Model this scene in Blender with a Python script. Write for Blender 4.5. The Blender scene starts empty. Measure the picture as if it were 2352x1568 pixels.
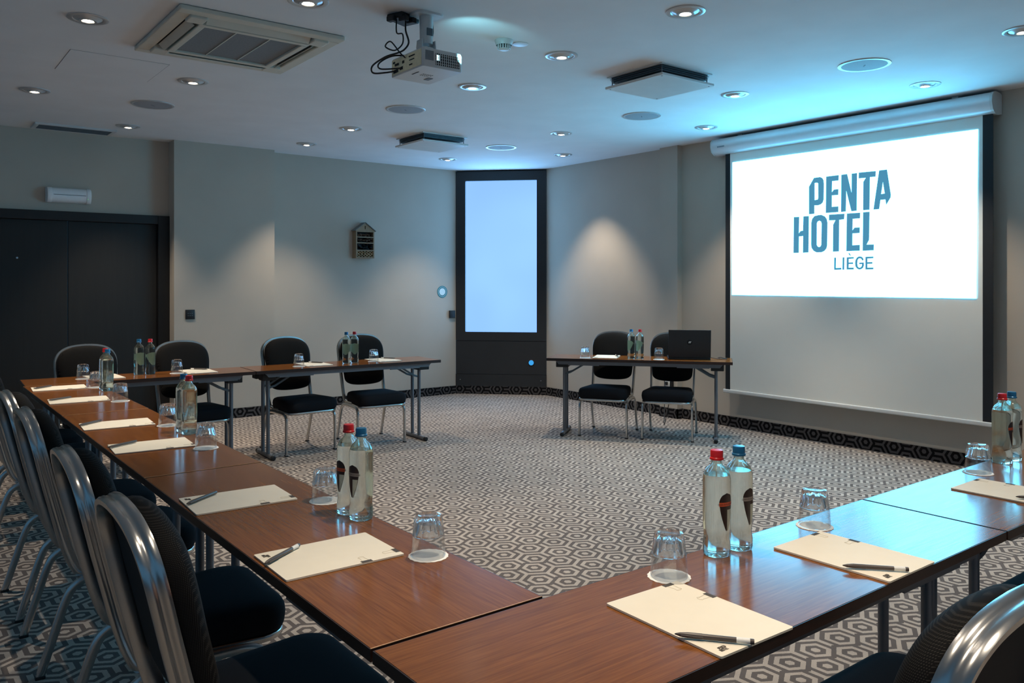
import bpy, bmesh, math, random
from mathutils import Vector, Matrix
from mathutils.geometry import tessellate_polygon
random.seed(7)
PI = math.pi
SC = bpy.context.scene
COL = SC.collection
R = math.radians

# ------------------------------------------------------------------ mesh helpers
class MB:
    """collects shapes, then links them as ONE mesh object"""
    def __init__(s):
        s.v, s.f, s.m = [], [], []
    def add(s, vs, fs, mi=0):
        o = len(s.v)
        s.v += [tuple(p) for p in vs]
        for f in fs:
            s.f.append(tuple(i + o for i in f)); s.m.append(mi)
        return s
    def box(s, c, d, mi=0, rot=0.0):
        x, y, z = d[0] / 2, d[1] / 2, d[2] / 2
        ca, sa = math.cos(rot), math.sin(rot)
        vs = []
        for k in (-z, z):
            for (i, j) in ((-x, -y), (x, -y), (x, y), (-x, y)):
                vs.append((c[0] + i * ca - j * sa, c[1] + i * sa + j * ca, c[2] + k))
        return s.add(vs, [(3, 2, 1, 0), (4, 5, 6, 7), (0, 1, 5, 4), (1, 2, 6, 5), (2, 3, 7, 6), (3, 0, 4, 7)], mi)
    def lathe(s, prof, n=32, c=(0, 0, 0), mi=0, cap0=True, cap1=True, rf=None, flip=False):
        vs = []
        for (r, z) in prof:
            for i in range(n):
                a = 2 * PI * i / n
                q = r * (rf(a, r, z) if rf else 1)
                vs.append((c[0] + q * math.cos(a), c[1] + q * math.sin(a), c[2] + z))
        fs = []
        for k in range(len(prof) - 1):
            for i in range(n):
                j = (i + 1) % n
                fs.append((k * n + i, k * n + j, (k + 1) * n + j, (k + 1) * n + i))
        if cap0: fs.append(tuple(range(n - 1, -1, -1)))
        if cap1: fs.append(tuple((len(prof) - 1) * n + i for i in range(n)))
        if flip: fs = [tuple(reversed(f)) for f in fs]
        return s.add(vs, fs, mi)
    def sweep(s, path, prof, n0, mi=0, closed=False, caps=True):
        """profile (a, b) carried along the path; a goes along the transported normal n0"""
        P = [Vector(p) for p in path]
        N = len(P)
        T = []
        for i in range(N):
            if closed: t = P[(i + 1) % N] - P[i - 1]
            elif i == 0: t = P[1] - P[0]
            elif i == N - 1: t = P[-1] - P[-2]
            else: t = (P[i + 1] - P[i]).normalized() + (P[i] - P[i - 1]).normalized()
            T.append(t.normalized())
        n = Vector(n0); n = (n - T[0] * n.dot(T[0])).normalized()
        vs = []
        for i in range(N):
            n = (n - T[i] * n.dot(T[i])).normalized()
            b = T[i].cross(n)
            for (u, w) in prof:
                vs.append(P[i] + n * u + b * w)
        m = len(prof); fs = []
        for k in range(N if closed else N - 1):
            k2 = (k + 1) % N
            for i in range(m):
                j = (i + 1) % m
                fs.append((k * m + i, k * m + j, k2 * m + j, k2 * m + i))
        if not closed and caps:
            fs.append(tuple(range(m - 1, -1, -1)))
            fs.append(tuple((N - 1) * m + i for i in range(m)))
        return s.add(vs, fs, mi)
    def tube(s, path, r, n=10, mi=0, closed=False):
        p = [Vector(q) for q in path]
        t = (p[1] - p[0]).normalized()
        n0 = Vector((0, 0, 1)) if abs(t.z) < .8 else Vector((1, 0, 0))
        return s.sweep(path, circ(r, n), n0, mi, closed)
    def poly(s, loops, f, th=0.0, mi=0):
        """flat polygon with holes; f maps (u, v, w) to 3-D; th = thickness"""
        flat = [q for lp in loops for q in lp]
        tris = tessellate_polygon([[Vector((a, b, 0)) for a, b in lp] for lp in loops])
        if th == 0:
            return s.add([f(a, b, 0) for a, b in flat], tris, mi)
        n = len(flat)
        vs = [f(a, b, 0) for a, b in flat] + [f(a, b, th) for a, b in flat]
        fs = [tuple(reversed(t)) for t in tris] + [tuple(i + n for i in t) for t in tris]
        o = 0
        for lp in loops:
            k = len(lp)
            for i in range(k):
                j = (i + 1) % k
                fs.append((o + i, o + j, n + o + j, n + o + i))
            o += k
        return s.add(vs, fs, mi)
    def layers(s, rings, mi=0, cap=True):
        """closed rings of equal length joined into a skin; ends closed with a fan"""
        n = len(rings[0]); vs = [p for r in rings for p in r]; fs = []
        for k in range(len(rings) - 1):
            for i in range(n):
                j = (i + 1) % n
                fs.append((k * n + i, k * n + j, (k + 1) * n + j, (k + 1) * n + i))
        if cap:
            for base, flip in ((0, True), ((len(rings) - 1) * n, False)):
                c = len(vs)
                r = vs[base:base + n]
                vs.append(tuple(sum(p[q] for p in r) / n for q in range(3)))
                for i in range(n):
                    j = (i + 1) % n
                    fs.append((base + j, base + i, c) if flip else (base + i, base + j, c))
        return s.add(vs, fs, mi)
    def build(s, name, mats, parent=None, smooth=35, bevel=0.0, fix=True):
        me = bpy.data.meshes.new(name)
        me.from_pydata(s.v, [], s.f)
        me.update()
        if not isinstance(mats, (list, tuple)): mats = [mats]
        for m in mats: me.materials.append(m)
        me.polygons.foreach_set('material_index', s.m)
        if fix or bevel:
            bm = bmesh.new(); bm.from_mesh(me)
            if fix: bmesh.ops.recalc_face_normals(bm, faces=bm.faces)
            if bevel:
                es = [e for e in bm.edges if len(e.link_faces) == 2 and e.calc_face_angle(0) > R(40)]
                bmesh.ops.bevel(bm, geom=es, offset=bevel, segments=2, profile=.5, affect='EDGES', clamp_overlap=True)
            bm.to_mesh(me); bm.free()
        if smooth:
            me.shade_smooth()
            me.set_sharp_from_angle(angle=R(smooth))
        o = bpy.data.objects.new(name, me)
        COL.objects.link(o)
        if parent is not None: o.parent = parent
        return o

def circ(r, n=10, r2=None):
    r2 = r if r2 is None else r2
    return [(r * math.cos(2 * PI * i / n), r2 * math.sin(2 * PI * i / n)) for i in range(n)]

def spline(pts, k=6, closed=False):
    """Catmull-Rom through the points"""
    P = [Vector(p) for p in pts]; n = len(P); out = []
    for i in range(n if closed else n - 1):
        if closed: a, b, c, d = P[i - 1], P[i], P[(i + 1) % n], P[(i + 2) % n]
        else: a, b, c, d = P[max(i - 1, 0)], P[i], P[i + 1], P[min(i + 2, n - 1)]
        for j in range(k):
            t = j / k
            out.append(.5 * ((2 * b) + (c - a) * t + (2 * a - 5 * b + 4 * c - d) * t * t + (3 * b - a - 3 * c + d) * t ** 3))
    if not closed: out.append(P[-1])
    return out

def rrect(w, d, r, n=5):
    out = []
    for (cx, cy, a0) in ((w / 2 - r, d / 2 - r, 0), (-w / 2 + r, d / 2 - r, 90), (-w / 2 + r, -d / 2 + r, 180), (w / 2 - r, -d / 2 + r, 270)):
        for i in range(n + 1):
            a = R(a0 + 90 * i / n)
            out.append((cx + r * math.cos(a), cy + r * math.sin(a)))
    return out

# ------------------------------------------------------------------ scene graph helpers
def tag(o, label, cat, group=None, kind=None):
    o['label'] = label; o['category'] = cat
    if group: o['group'] = group
    if kind: o['kind'] = kind
    return o

def thing(name, label, cat, loc=(0, 0, 0), rz=0.0, group=None):
    o = bpy.data.objects.new(name, None)
    o.empty_display_size = .1
    COL.objects.link(o)
    o.location = loc; o.rotation_euler = (0, 0, rz)
    return tag(o, label, cat, group)

def struct(o, label=None, cat=None):
    o['kind'] = 'structure'
    if label: o['label'] = label
    if cat: o['category'] = cat
    return o

def dup(root, label, loc, rz=0.0, group=None):
    r = root.copy(); COL.objects.link(r)
    r.location = loc; r.rotation_euler = (0, 0, rz); r['label'] = label
    if group: r['group'] = group
    for ch in list(root.children):
        c = ch.copy(); COL.objects.link(c); c.parent = r
        for g in list(ch.children):
            d = g.copy(); COL.objects.link(d); d.parent = c
    return r

class Proto:
    """the first placement uses the built thing itself, later ones are copies"""
    def __init__(s, root): s.root, s.used = root, False
    def put(s, label, loc, rz=0.0, group=None):
        if not s.used:
            s.used = True
            s.root.location = loc; s.root.rotation_euler = (0, 0, rz); s.root['label'] = label
            if group: s.root['group'] = group
            return s.root
        return dup(s.root, label, loc, rz, group)

# ------------------------------------------------------------------ materials
def srgb(r, g, b):
    f = lambda c: c / 12.92 if c <= .04045 else ((c + .055) / 1.055) ** 2.4
    return (f(r / 255), f(g / 255), f(b / 255), 1)

def newmat(name):
    m = bpy.data.materials.new(name); m.use_nodes = True
    nt = m.node_tree
    return m, nt, nt.nodes['Principled BSDF'], nt.nodes['Material Output']

def pbr(name, col, rough=.5, metal=0.0, spec=.5, noise=0.0, nscale=40, bump=0.0, bscale=200, aniso=None, coat=0.0):
    m, nt, b, out = newmat(name)
    b.inputs['Base Color'].default_value = col
    b.inputs['Roughness'].default_value = rough
    b.inputs['Metallic'].default_value = metal
    b.inputs['Specular IOR Level'].default_value = spec
    if coat:
        b.inputs['Coat Weight'].default_value = coat
        b.inputs['Coat Roughness'].default_value = .1
    tc = nt.nodes.new('ShaderNodeTexCoord')
    if noise:
        n = nt.nodes.new('ShaderNodeTexNoise'); n.inputs['Scale'].default_value = nscale; n.inputs['Detail'].default_value = 5
        mp = nt.nodes.new('ShaderNodeMapping')
        if aniso: mp.inputs['Scale'].default_value = aniso
        nt.links.new(tc.outputs['Object'], mp.inputs['Vector']); nt.links.new(mp.outputs[0], n.inputs['Vector'])
        mr = nt.nodes.new('ShaderNodeMapRange')
        mr.inputs['From Min'].default_value = .3; mr.inputs['From Max'].default_value = .7
        mr.inputs['To Min'].default_value = 1 - noise; mr.inputs['To Max'].default_value = 1 + noise
        nt.links.new(n.outputs['Fac'], mr.inputs['Value'])
        mx = nt.nodes.new('ShaderNodeVectorMath'); mx.operation = 'SCALE'
        mx.inputs[0].default_value = col[:3]
        nt.links.new(mr.outputs[0], mx.inputs['Scale'])
        nt.links.new(mx.outputs[0], b.inputs['Base Color'])
    if bump:
        n2 = nt.nodes.new('ShaderNodeTexNoise'); n2.inputs['Scale'].default_value = bscale; n2.inputs['Detail'].default_value = 3
        nt.links.new(tc.outputs['Object'], n2.inputs['Vector'])
        bp = nt.nodes.new('ShaderNodeBump'); bp.inputs['Strength'].default_value = bump; bp.inputs['Distance'].default_value = .002
        nt.links.new(n2.outputs['Fac'], bp.inputs['Height']); nt.links.new(bp.outputs[0], b.inputs['Normal'])
    return m

def emit(name, col, strength, noise=0.0):
    m, nt, b, out = newmat(name)
    nt.nodes.remove(b)
    e = nt.nodes.new('ShaderNodeEmission')
    e.inputs['Color'].default_value = col; e.inputs['Strength'].default_value = strength
    if noise:
        tc = nt.nodes.new('ShaderNodeTexCoord')
        n = nt.nodes.new('ShaderNodeTexNoise'); n.inputs['Scale'].default_value = .9; n.inputs['Detail'].default_value = 1
        nt.links.new(tc.outputs['Object'], n.inputs['Vector'])
        mr = nt.nodes.new('ShaderNodeMapRange')
        mr.inputs['From Min'].default_value = .3; mr.inputs['From Max'].default_value = .7
        mr.inputs['To Min'].default_value = strength * (1 - noise); mr.inputs['To Max'].default_value = strength * (1 + noise)
        nt.links.new(n.outputs['Fac'], mr.inputs['Value']); nt.links.new(mr.outputs[0], e.inputs['Strength'])
    nt.links.new(e.outputs[0], out.inputs['Surface'])
    return m

def glassmat(name, ior, tint=(1, 1, 1, 1), clear=.3, rough=0.0):
    m, nt, b, out = newmat(name)
    nt.nodes.remove(b)
    g = nt.nodes.new('ShaderNodeBsdfGlass'); g.inputs['IOR'].default_value = ior; g.inputs['Color'].default_value = tint
    g.inputs['Roughness'].default_value = rough
    t = nt.nodes.new('ShaderNodeBsdfTransparent'); t.inputs['Color'].default_value = tint
    x = nt.nodes.new('ShaderNodeMixShader'); x.inputs['Fac'].default_value = clear
    nt.links.new(g.outputs[0], x.inputs[1]); nt.links.new(t.outputs[0], x.inputs[2]); nt.links.new(x.outputs[0], out.inputs['Surface'])
    return m

def thinglass(name, ior=1.5, tint=(1, 1, 1, 1)):
    """thin wall: Fresnel reflection over clear transmission"""
    m, nt, b, out = newmat(name)
    nt.nodes.remove(b)
    t = nt.nodes.new('ShaderNodeBsdfTransparent'); t.inputs['Color'].default_value = tint
    g = nt.nodes.new('ShaderNodeBsdfGlossy'); g.inputs['Roughness'].default_value = .02
    f = nt.nodes.new('ShaderNodeFresnel')
    geo = nt.nodes.new('ShaderNodeNewGeometry'); ng = NG(nt)      # the same reflectance from both sides of the wall
    nt.links.new(ng.m('ADD', ng.m('MULTIPLY', geo.outputs['Backfacing'], 1 / ior - ior), ior), f.inputs['IOR'])
    x = nt.nodes.new('ShaderNodeMixShader')
    nt.links.new(f.outputs[0], x.inputs[0]); nt.links.new(t.outputs[0], x.inputs[1]); nt.links.new(g.outputs[0], x.inputs[2])
    nt.links.new(x.outputs[0], out.inputs['Surface'])
    return m

class NG:
    """tiny expression builder for math nodes"""
    def __init__(s, nt): s.nt = nt
    def m(s, op, a, b=None, c=None):
        n = s.nt.nodes.new('ShaderNodeMath'); n.operation = op
        for i, v in enumerate((a, b, c)):
            if v is None: continue
            if isinstance(v, (int, float)): n.inputs[i].default_value = v
            else: s.nt.links.new(v, n.inputs[i])
        return n.outputs[0]

def hexmat(name, light, dark, uvec, vvec, u0, v0, rough=.95, fleck=.3):
    """interlocking hexagon carpet: two staggered lattices, concentric bands of the hexagon distance"""
    m, nt, b, out = newmat(name)
    g = NG(nt)
    geo = nt.nodes.new('ShaderNodeNewGeometry')
    def dot(v, o):
        d = nt.nodes.new('ShaderNodeVectorMath'); d.operation = 'DOT_PRODUCT'
        d.inputs[1].default_value = v
        nt.links.new(geo.outputs['Position'], d.inputs[0])
        return g.m('SUBTRACT', d.outputs['Value'], o)
    u, v = dot(uvec, u0), dot(vvec, v0)
    PU, PV = .1768, .2525
    def hexd(du, dv):
        x = g.m('ABSOLUTE', g.m('WRAP', g.m('SUBTRACT', u, du), PU / 2, -PU / 2))
        y = g.m('ABSOLUTE', g.m('WRAP', g.m('SUBTRACT', v, dv), PV / 2, -PV / 2))
        return g.m('MAXIMUM', x, g.m('ADD', g.m('MULTIPLY', x, .5), g.m('MULTIPLY', y, .866)))
    h = g.m('MINIMUM', hexd(0, 0), hexd(PU / 2, .1035))
    # woven edge wobble
    nz = nt.nodes.new('ShaderNodeTexNoise'); nz.inputs['Scale'].default_value = 130; nz.inputs['Detail'].default_value = 2
    nt.links.new(geo.outputs['Position'], nz.inputs['Vector'])
    h = g.m('ADD', h, g.m('MULTIPLY', g.m('SUBTRACT', nz.outputs['Fac'], .5), .004))
    step = lambda e: g.m('GREATER_THAN', h, e)
    band = g.m('ADD', g.m('SUBTRACT', step(.0175), step(.038)), g.m('SUBTRACT', step(.0575), step(.0775)))
    mix = nt.nodes.new('ShaderNodeMix'); mix.data_type = 'RGBA'
    mix.inputs[6].default_value = light; mix.inputs[7].default_value = dark
    nt.links.new(band, mix.inputs[0])
    n2 = nt.nodes.new('ShaderNodeTexNoise'); n2.inputs['Scale'].default_value = 420; n2.inputs['Detail'].default_value = 2
    nt.links.new(geo.outputs['Position'], n2.inputs['Vector'])
    n3 = nt.nodes.new('ShaderNodeTexNoise'); n3.inputs['Scale'].default_value = 5; n3.inputs['Detail'].default_value = 3
    nt.links.new(geo.outputs['Position'], n3.inputs['Vector'])
    k = g.m('ADD', g.m('MULTIPLY', g.m('SUBTRACT', n2.outputs['Fac'], .5), fleck * 4), 1)
    k = g.m('MULTIPLY', k, g.m('ADD', g.m('MULTIPLY', g.m('SUBTRACT', n3.outputs['Fac'], .5), .5), 1))
    sc = nt.nodes.new('ShaderNodeVectorMath'); sc.operation = 'SCALE'
    nt.links.new(mix.outputs[2], sc.inputs[0]); nt.links.new(k, sc.inputs['Scale'])
    nt.links.new(sc.outputs[0], b.inputs['Base Color'])
    b.inputs['Roughness'].default_value = rough
    b.inputs['Specular IOR Level'].default_value = .1
    bp = nt.nodes.new('ShaderNodeBump'); bp.inputs['Strength'].default_value = .5; bp.inputs['Distance'].default_value = .003
    nt.links.new(n2.outputs['Fac'], bp.inputs['Height']); nt.links.new(bp.outputs[0], b.inputs['Normal'])
    return m

def woodmat(name, c1, c2, axis=0, rough=.3, coat=0.0, spec=.5, sc=(1.6, 26, 26)):
    m, nt, b, out = newmat(name)
    tc = nt.nodes.new('ShaderNodeTexCoord'); mp = nt.nodes.new('ShaderNodeMapping')
    s = [sc[1]] * 3; s[axis] = sc[0]
    mp.inputs['Scale'].default_value = s
    nt.links.new(tc.outputs['Object'], mp.inputs['Vector'])
    n = nt.nodes.new('ShaderNodeTexNoise'); n.inputs['Scale'].default_value = 1.6; n.inputs['Detail'].default_value = 7
    n.inputs['Roughness'].default_value = .62; n.inputs['Distortion'].default_value = 1.1
    nt.links.new(mp.outputs[0], n.inputs['Vector'])
    mp2 = nt.nodes.new('ShaderNodeMapping'); s2 = [240] * 3; s2[axis] = 9
    mp2.inputs['Scale'].default_value = s2
    nt.links.new(tc.outputs['Object'], mp2.inputs['Vector'])
    n2 = nt.nodes.new('ShaderNodeTexNoise'); n2.inputs['Scale'].default_value = 1.0; n2.inputs['Detail'].default_value = 3
    nt.links.new(mp2.outputs[0], n2.inputs['Vector'])
    g = NG(nt)
    k = g.m('ADD', g.m('MULTIPLY', n.outputs['Fac'], .7), g.m('MULTIPLY', n2.outputs['Fac'], .45))
    r = nt.nodes.new('ShaderNodeValToRGB')
    r.color_ramp.elements[0].position = .40; r.color_ramp.elements[0].color = c1
    r.color_ramp.elements[1].position = .72; r.color_ramp.elements[1].color = c2
    nt.links.new(k, r.inputs['Fac']); nt.links.new(r.outputs['Color'], b.inputs['Base Color'])
    b.inputs['Roughness'].default_value = rough
    b.inputs['Specular IOR Level'].default_value = spec
    b.inputs['Coat Weight'].default_value = coat
    b.inputs['Coat Roughness'].default_value = .12
    return m

def wovenmat(name, base, dot, pitch=.005):
    """dark upholstery with small pale woven dots"""
    m, nt, b, out = newmat(name)
    g = NG(nt)
    tc = nt.nodes.new('ShaderNodeTexCoord')
    sp = nt.nodes.new('ShaderNodeSeparateXYZ'); nt.links.new(tc.outputs['Object'], sp.inputs[0])
    k = 2 * PI / pitch
    xy = g.m('ADD', sp.outputs[0], sp.outputs[1])
    a = g.m('SINE', g.m('MULTIPLY', g.m('ADD', xy, sp.outputs[2]), k * .7071))
    c = g.m('SINE', g.m('MULTIPLY', g.m('SUBTRACT', xy, sp.outputs[2]), k * .7071))
    f = g.m('MULTIPLY', a, c)
    f = g.m('GREATER_THAN', f, .5)
    mix = nt.nodes.new('ShaderNodeMix'); mix.data_type = 'RGBA'
    mix.inputs[6].default_value = base; mix.inputs[7].default_value = dot
    nt.links.new(f, mix.inputs[0]); nt.links.new(mix.outputs[2], b.inputs['Base Color'])
    b.inputs['Roughness'].default_value = .85
    b.inputs['Specular IOR Level'].default_value = .12
    return m

M = {}
M['ceiling'] = pbr('ceiling paint', srgb(226, 226, 226), .85, noise=.03, nscale=3, bump=.05, bscale=60, spec=.2)
M['wall'] = pbr('grey beige wall paint', srgb(184, 174, 161), .8, noise=.03, nscale=2.5, bump=.06, bscale=160, spec=.25)
M['carpet'] = hexmat('hexagon carpet', srgb(166, 155, 145), srgb(94, 87, 84), (1, .02, 0), (0, 1, 0), 2.7085, 2.98)
M['black'] = pbr('black lacquer', srgb(19, 19, 20), .45, noise=.1, nscale=4)
M['doorblack'] = pbr('black door veneer', srgb(28, 27, 26), .55, noise=.15, nscale=6, aniso=(6, 6, .4))
M['frame'] = pbr('anthracite window panel', srgb(38, 39, 41), .5, noise=.06, nscale=5)
M['alu'] = pbr('brushed aluminium', (.56, .56, .55, 1), .25, metal=1, noise=.05, nscale=6)
M['steel'] = pbr('grey painted steel', srgb(112, 116, 122), .42, metal=.5, noise=.04, nscale=20)
M['plastic'] = pbr('black plastic', srgb(20, 20, 22), .5, noise=.05, nscale=30)
M['seat'] = pbr('black seat cloth', srgb(24, 25, 29), .95, spec=.15, noise=.25, nscale=600)
M['woven'] = wovenmat('woven back cloth', srgb(15, 15, 16), srgb(50, 48, 46))
M['backpanel'] = pbr('black moulded back', srgb(12, 13, 16), .65, spec=.3, noise=.1, nscale=60)
M['wood'] = woodmat('dark oak laminate', srgb(102, 59, 25), srgb(134, 82, 38), 0, rough=.18, spec=.3, sc=(2.2, 44, 44))
M['edge'] = woodmat('dark laminate edge', srgb(28, 16, 12), srgb(50, 28, 20), 0, rough=.4)
M['seam'] = pbr('pale seam highlight', srgb(206, 160, 118), .5, noise=.15, nscale=60)  # bright reflection of the rounded table edges, put into a pale colour
M['paper'] = pbr('cream paper', srgb(228, 220, 203), .8, noise=.015, nscale=20, spec=.2)
M['white'] = pbr('white paper', srgb(240, 238, 232), .8, noise=.02, nscale=40, spec=.2)
M['ink'] = pbr('grey print', srgb(70, 64, 58), .8, noise=.03, nscale=90)
M['inkline'] = pbr('pale wire print', srgb(196, 184, 160), .8, noise=.03, nscale=90)
M['pen'] = pbr('taupe pen plastic', srgb(78, 70, 66), .38, noise=.03, nscale=50)
M['glass'] = glassmat('clear glass', 1.45, (1, 1, 1, 1), .16)
M['thinglass'] = thinglass('thin clear glass', 1.75, (.97, .975, .975, 1))
M['bottle'] = glassmat('water filled glass', 1.36, (.945, .98, .95, 1), .15, .06)
M['capred'] = pbr('red cap', srgb(205, 32, 34), .3, noise=.04, nscale=60)
M['capblue'] = pbr('blue cap', srgb(38, 108, 150), .3, metal=.2, noise=.04, nscale=60)
M['labeldark'] = pbr('dark label', srgb(44, 32, 28), .45, noise=.08, nscale=80)
def twosided(m, back):
    """a label printed dark outside, pale on the glued inner side"""
    nt = m.node_tree; b = nt.nodes['Principled BSDF']
    src = b.inputs['Base Color'].links[0].from_socket
    g = nt.nodes.new('ShaderNodeNewGeometry'); x = nt.nodes.new('ShaderNodeMix'); x.data_type = 'RGBA'
    nt.links.new(g.outputs['Backfacing'], x.inputs[0]); nt.links.new(src, x.inputs[6]); x.inputs[7].default_value = back
    nt.links.new(x.outputs[2], b.inputs['Base Color'])
twosided(M['labeldark'], srgb(186, 204, 178))
M['labelpale'] = pbr('pale label', srgb(190, 196, 176), .5, noise=.08, nscale=80)
M['bandred'] = pbr('orange label band', srgb(200, 86, 48), .5, noise=.05, nscale=80)
M['bandgrey'] = pbr('grey label band', srgb(150, 140, 130), .5, noise=.05, nscale=80)
M['whiteplastic'] = pbr('white plastic', srgb(205, 205, 203), .4, noise=.03, nscale=10)
M['diffuser'] = pbr('clear white diffuser', srgb(240, 242, 244), .25, noise=.02, nscale=30)
M['ivory'] = pbr('ivory plastic', srgb(205, 200, 186), .45, noise=.03, nscale=12)
M['acgrey'] = pbr('grey air filter', srgb(120, 124, 128), .7, noise=.1, nscale=90)
M['dark'] = pbr('dark gap', srgb(16, 18, 20), .7, noise=.1, nscale=30)
M['duct'] = pbr('dark duct metal', srgb(84, 96, 104), .5, metal=.2, noise=.1, nscale=30)
M['speaker'] = pbr('grey speaker mesh', srgb(150, 153, 158), .7, noise=.12, nscale=260)
M['lampring'] = pbr('white metal ring', srgb(200, 200, 200), .3, metal=.35, noise=.03, nscale=30)
M['chrome'] = pbr('satin chrome', (.7, .7, .7, 1), .2, metal=1, noise=.03, nscale=30)
M['sheet'] = pbr('white screen cloth', srgb(222, 220, 212), .75, noise=.02, nscale=2, bump=.03, bscale=4, spec=.3)
M['border'] = pbr('black screen border', srgb(14, 17, 22), .7, noise=.1, nscale=10)
M['casing'] = pbr('white casing metal', srgb(215, 216, 218), .35, metal=.2, noise=.02, nscale=8)
M['pine'] = woodmat('pale pine', srgb(128, 104, 78), srgb(158, 134, 106), 2, rough=.6)
M['roofwood'] = pbr('grey roof board', srgb(112, 110, 106), .7, noise=.12, nscale=20)
M['bark'] = pbr('brown bark pieces', srgb(74, 52, 36), .9, noise=.5, nscale=60)
M['cane'] = pbr('cut bamboo', srgb(168, 140, 104), .7, noise=.1, nscale=60)
M['teal'] = pbr('teal sign print', srgb(48, 120, 128), .5, noise=.04, nscale=40)
M['signwhite'] = pbr('pale sign face', srgb(214, 232, 234), .5, noise=.02, nscale=40)
M['projface'] = pbr('cream projector panel', srgb(228, 218, 184), .5, noise=.08, nscale=60)
M['laptop'] = pbr('black laptop shell', srgb(20, 22, 25), .5, noise=.06, nscale=40)
M['keys'] = pbr('dark keys', srgb(30, 31, 34), .6, noise=.1, nscale=60)
M['printwhite'] = pbr('white print', srgb(225, 225, 222), .5, noise=.03, nscale=60)
M['lamp'] = emit('glowing lamp', (1, .86, .66, 1), 30)
M['image'] = emit('projected white light', (.125, .61, 1, 1), 10.5)
M['letters'] = emit('projected blue letters', srgb(74, 142, 176), 1.0)
M['pane'] = emit('daylit frosted glass', (.19, .365, 1, 1), 1.6, .08)
M['ledgreen'] = emit('green led', (.15, 1, .2, 1), 3)
M['button'] = emit('lit blue button', (.05, .36, .8, 1), 1.0)
M['vidlight'] = emit('projector lamp glow', (.5, .92, 1, 1), 4)
LOGO = {'PENTA':[[[(4.22,2.34),(4.169,2.417),(4.107,2.418),(4.086,2.407),(4.074,2.387),(4.07,2.356),(4.072,2.214),(4.082,2.185),(4.103,2.17),(4.127,2.164),(4.165,2.166),(4.165,2.089),(4.22,2.089)],[(4.162,2.369),(4.136,2.37),(4.127,2.362),(4.126,2.233),(4.131,2.217),(4.162,2.214)]],[[(4.048,2.416),(3.926,2.417),(3.928,2.369),(3.99,2.369),(3.992,2.271),(3.972,2.293),(3.929,2.293),(3.931,2.241),(3.992,2.242),(3.993,2.14),(3.93,2.14),(3.93,2.089),(4.052,2.089)]],[[(3.902,2.417),(3.847,2.418),(3.806,2.251),(3.805,2.417),(3.755,2.417),(3.758,2.089),(3.808,2.088),(3.855,2.271),(3.859,2.089),(3.905,2.088)]],[[(3.739,2.419),(3.586,2.416),(3.588,2.368),(3.638,2.369),(3.642,2.089),(3.7,2.089),(3.698,2.334),(3.676,2.367),(3.74,2.368)]],[[(3.557,2.418),(3.488,2.418),(3.455,2.203),(3.457,2.18),(3.495,2.119),(3.502,2.166),(3.545,2.166),(3.556,2.089),(3.607,2.088)],[(3.524,2.316),(3.508,2.218),(3.539,2.215)]]],'HOTEL':[[[(4.376,2.073),(4.32,2.072),(4.323,1.92),(4.305,1.94),(4.281,1.942),(4.277,2.073),(4.22,2.073),(4.224,1.74),(4.282,1.738),(4.279,1.892),(4.322,1.89),(4.324,1.739),(4.38,1.739)]],[[(4.196,2.011),(4.187,2.045),(4.165,2.068),(4.127,2.075),(4.094,2.075),(4.061,2.059),(4.043,2.036),(4.035,2.002),(4.038,1.8),(4.045,1.77),(4.066,1.748),(4.094,1.737),(4.144,1.738),(4.173,1.753),(4.193,1.779),(4.198,1.813)],[(4.14,2.0),(4.133,2.016),(4.115,2.024),(4.098,2.014),(4.093,1.997),(4.096,1.806),(4.104,1.79),(4.119,1.785),(4.134,1.792),(4.141,1.807)]],[[(4.021,2.072),(3.872,2.071),(3.875,2.022),(3.922,2.019),(3.924,1.74),(3.983,1.739),(3.98,1.98),(3.958,2.019),(4.021,2.02)]],[[(3.85,2.071),(3.726,2.07),(3.728,2.021),(3.795,2.02),(3.797,1.921),(3.778,1.943),(3.729,1.943),(3.731,1.894),(3.797,1.893),(3.798,1.79),(3.729,1.791),(3.73,1.74),(3.855,1.74)]],[[(3.7,2.072),(3.641,2.072),(3.646,1.831),(3.668,1.791),(3.603,1.79),(3.604,1.74),(3.704,1.738)]]],'LIEGE':[[[(3.97,1.686),(3.952,1.686),(3.954,1.594),(3.901,1.595),(3.901,1.578),(3.971,1.577)]],[[(3.89,1.686),(3.873,1.687),(3.874,1.577),(3.892,1.577)]],[[(3.851,1.686),(3.785,1.687),(3.784,1.673),(3.832,1.671),(3.832,1.64),(3.791,1.641),(3.791,1.626),(3.832,1.626),(3.833,1.595),(3.785,1.595),(3.785,1.578),(3.852,1.578)]],[[(3.838,1.721),(3.824,1.722),(3.812,1.7),(3.818,1.697)]],[[(3.695,1.658),(3.7,1.676),(3.715,1.689),(3.738,1.691),(3.757,1.681),(3.77,1.659),(3.773,1.634),(3.77,1.605),(3.757,1.587),(3.738,1.577),(3.719,1.579),(3.701,1.59),(3.692,1.611),(3.693,1.638),(3.735,1.637),(3.735,1.623),(3.71,1.624),(3.711,1.609),(3.721,1.596),(3.736,1.593),(3.748,1.602),(3.753,1.63),(3.75,1.66),(3.738,1.673),(3.721,1.673),(3.713,1.665),(3.71,1.654)]],[[(3.679,1.686),(3.607,1.687),(3.607,1.672),(3.661,1.67),(3.661,1.64),(3.616,1.64),(3.616,1.625),(3.661,1.624),(3.661,1.593),(3.607,1.593),(3.607,1.577),(3.679,1.576)]]]}

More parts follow.
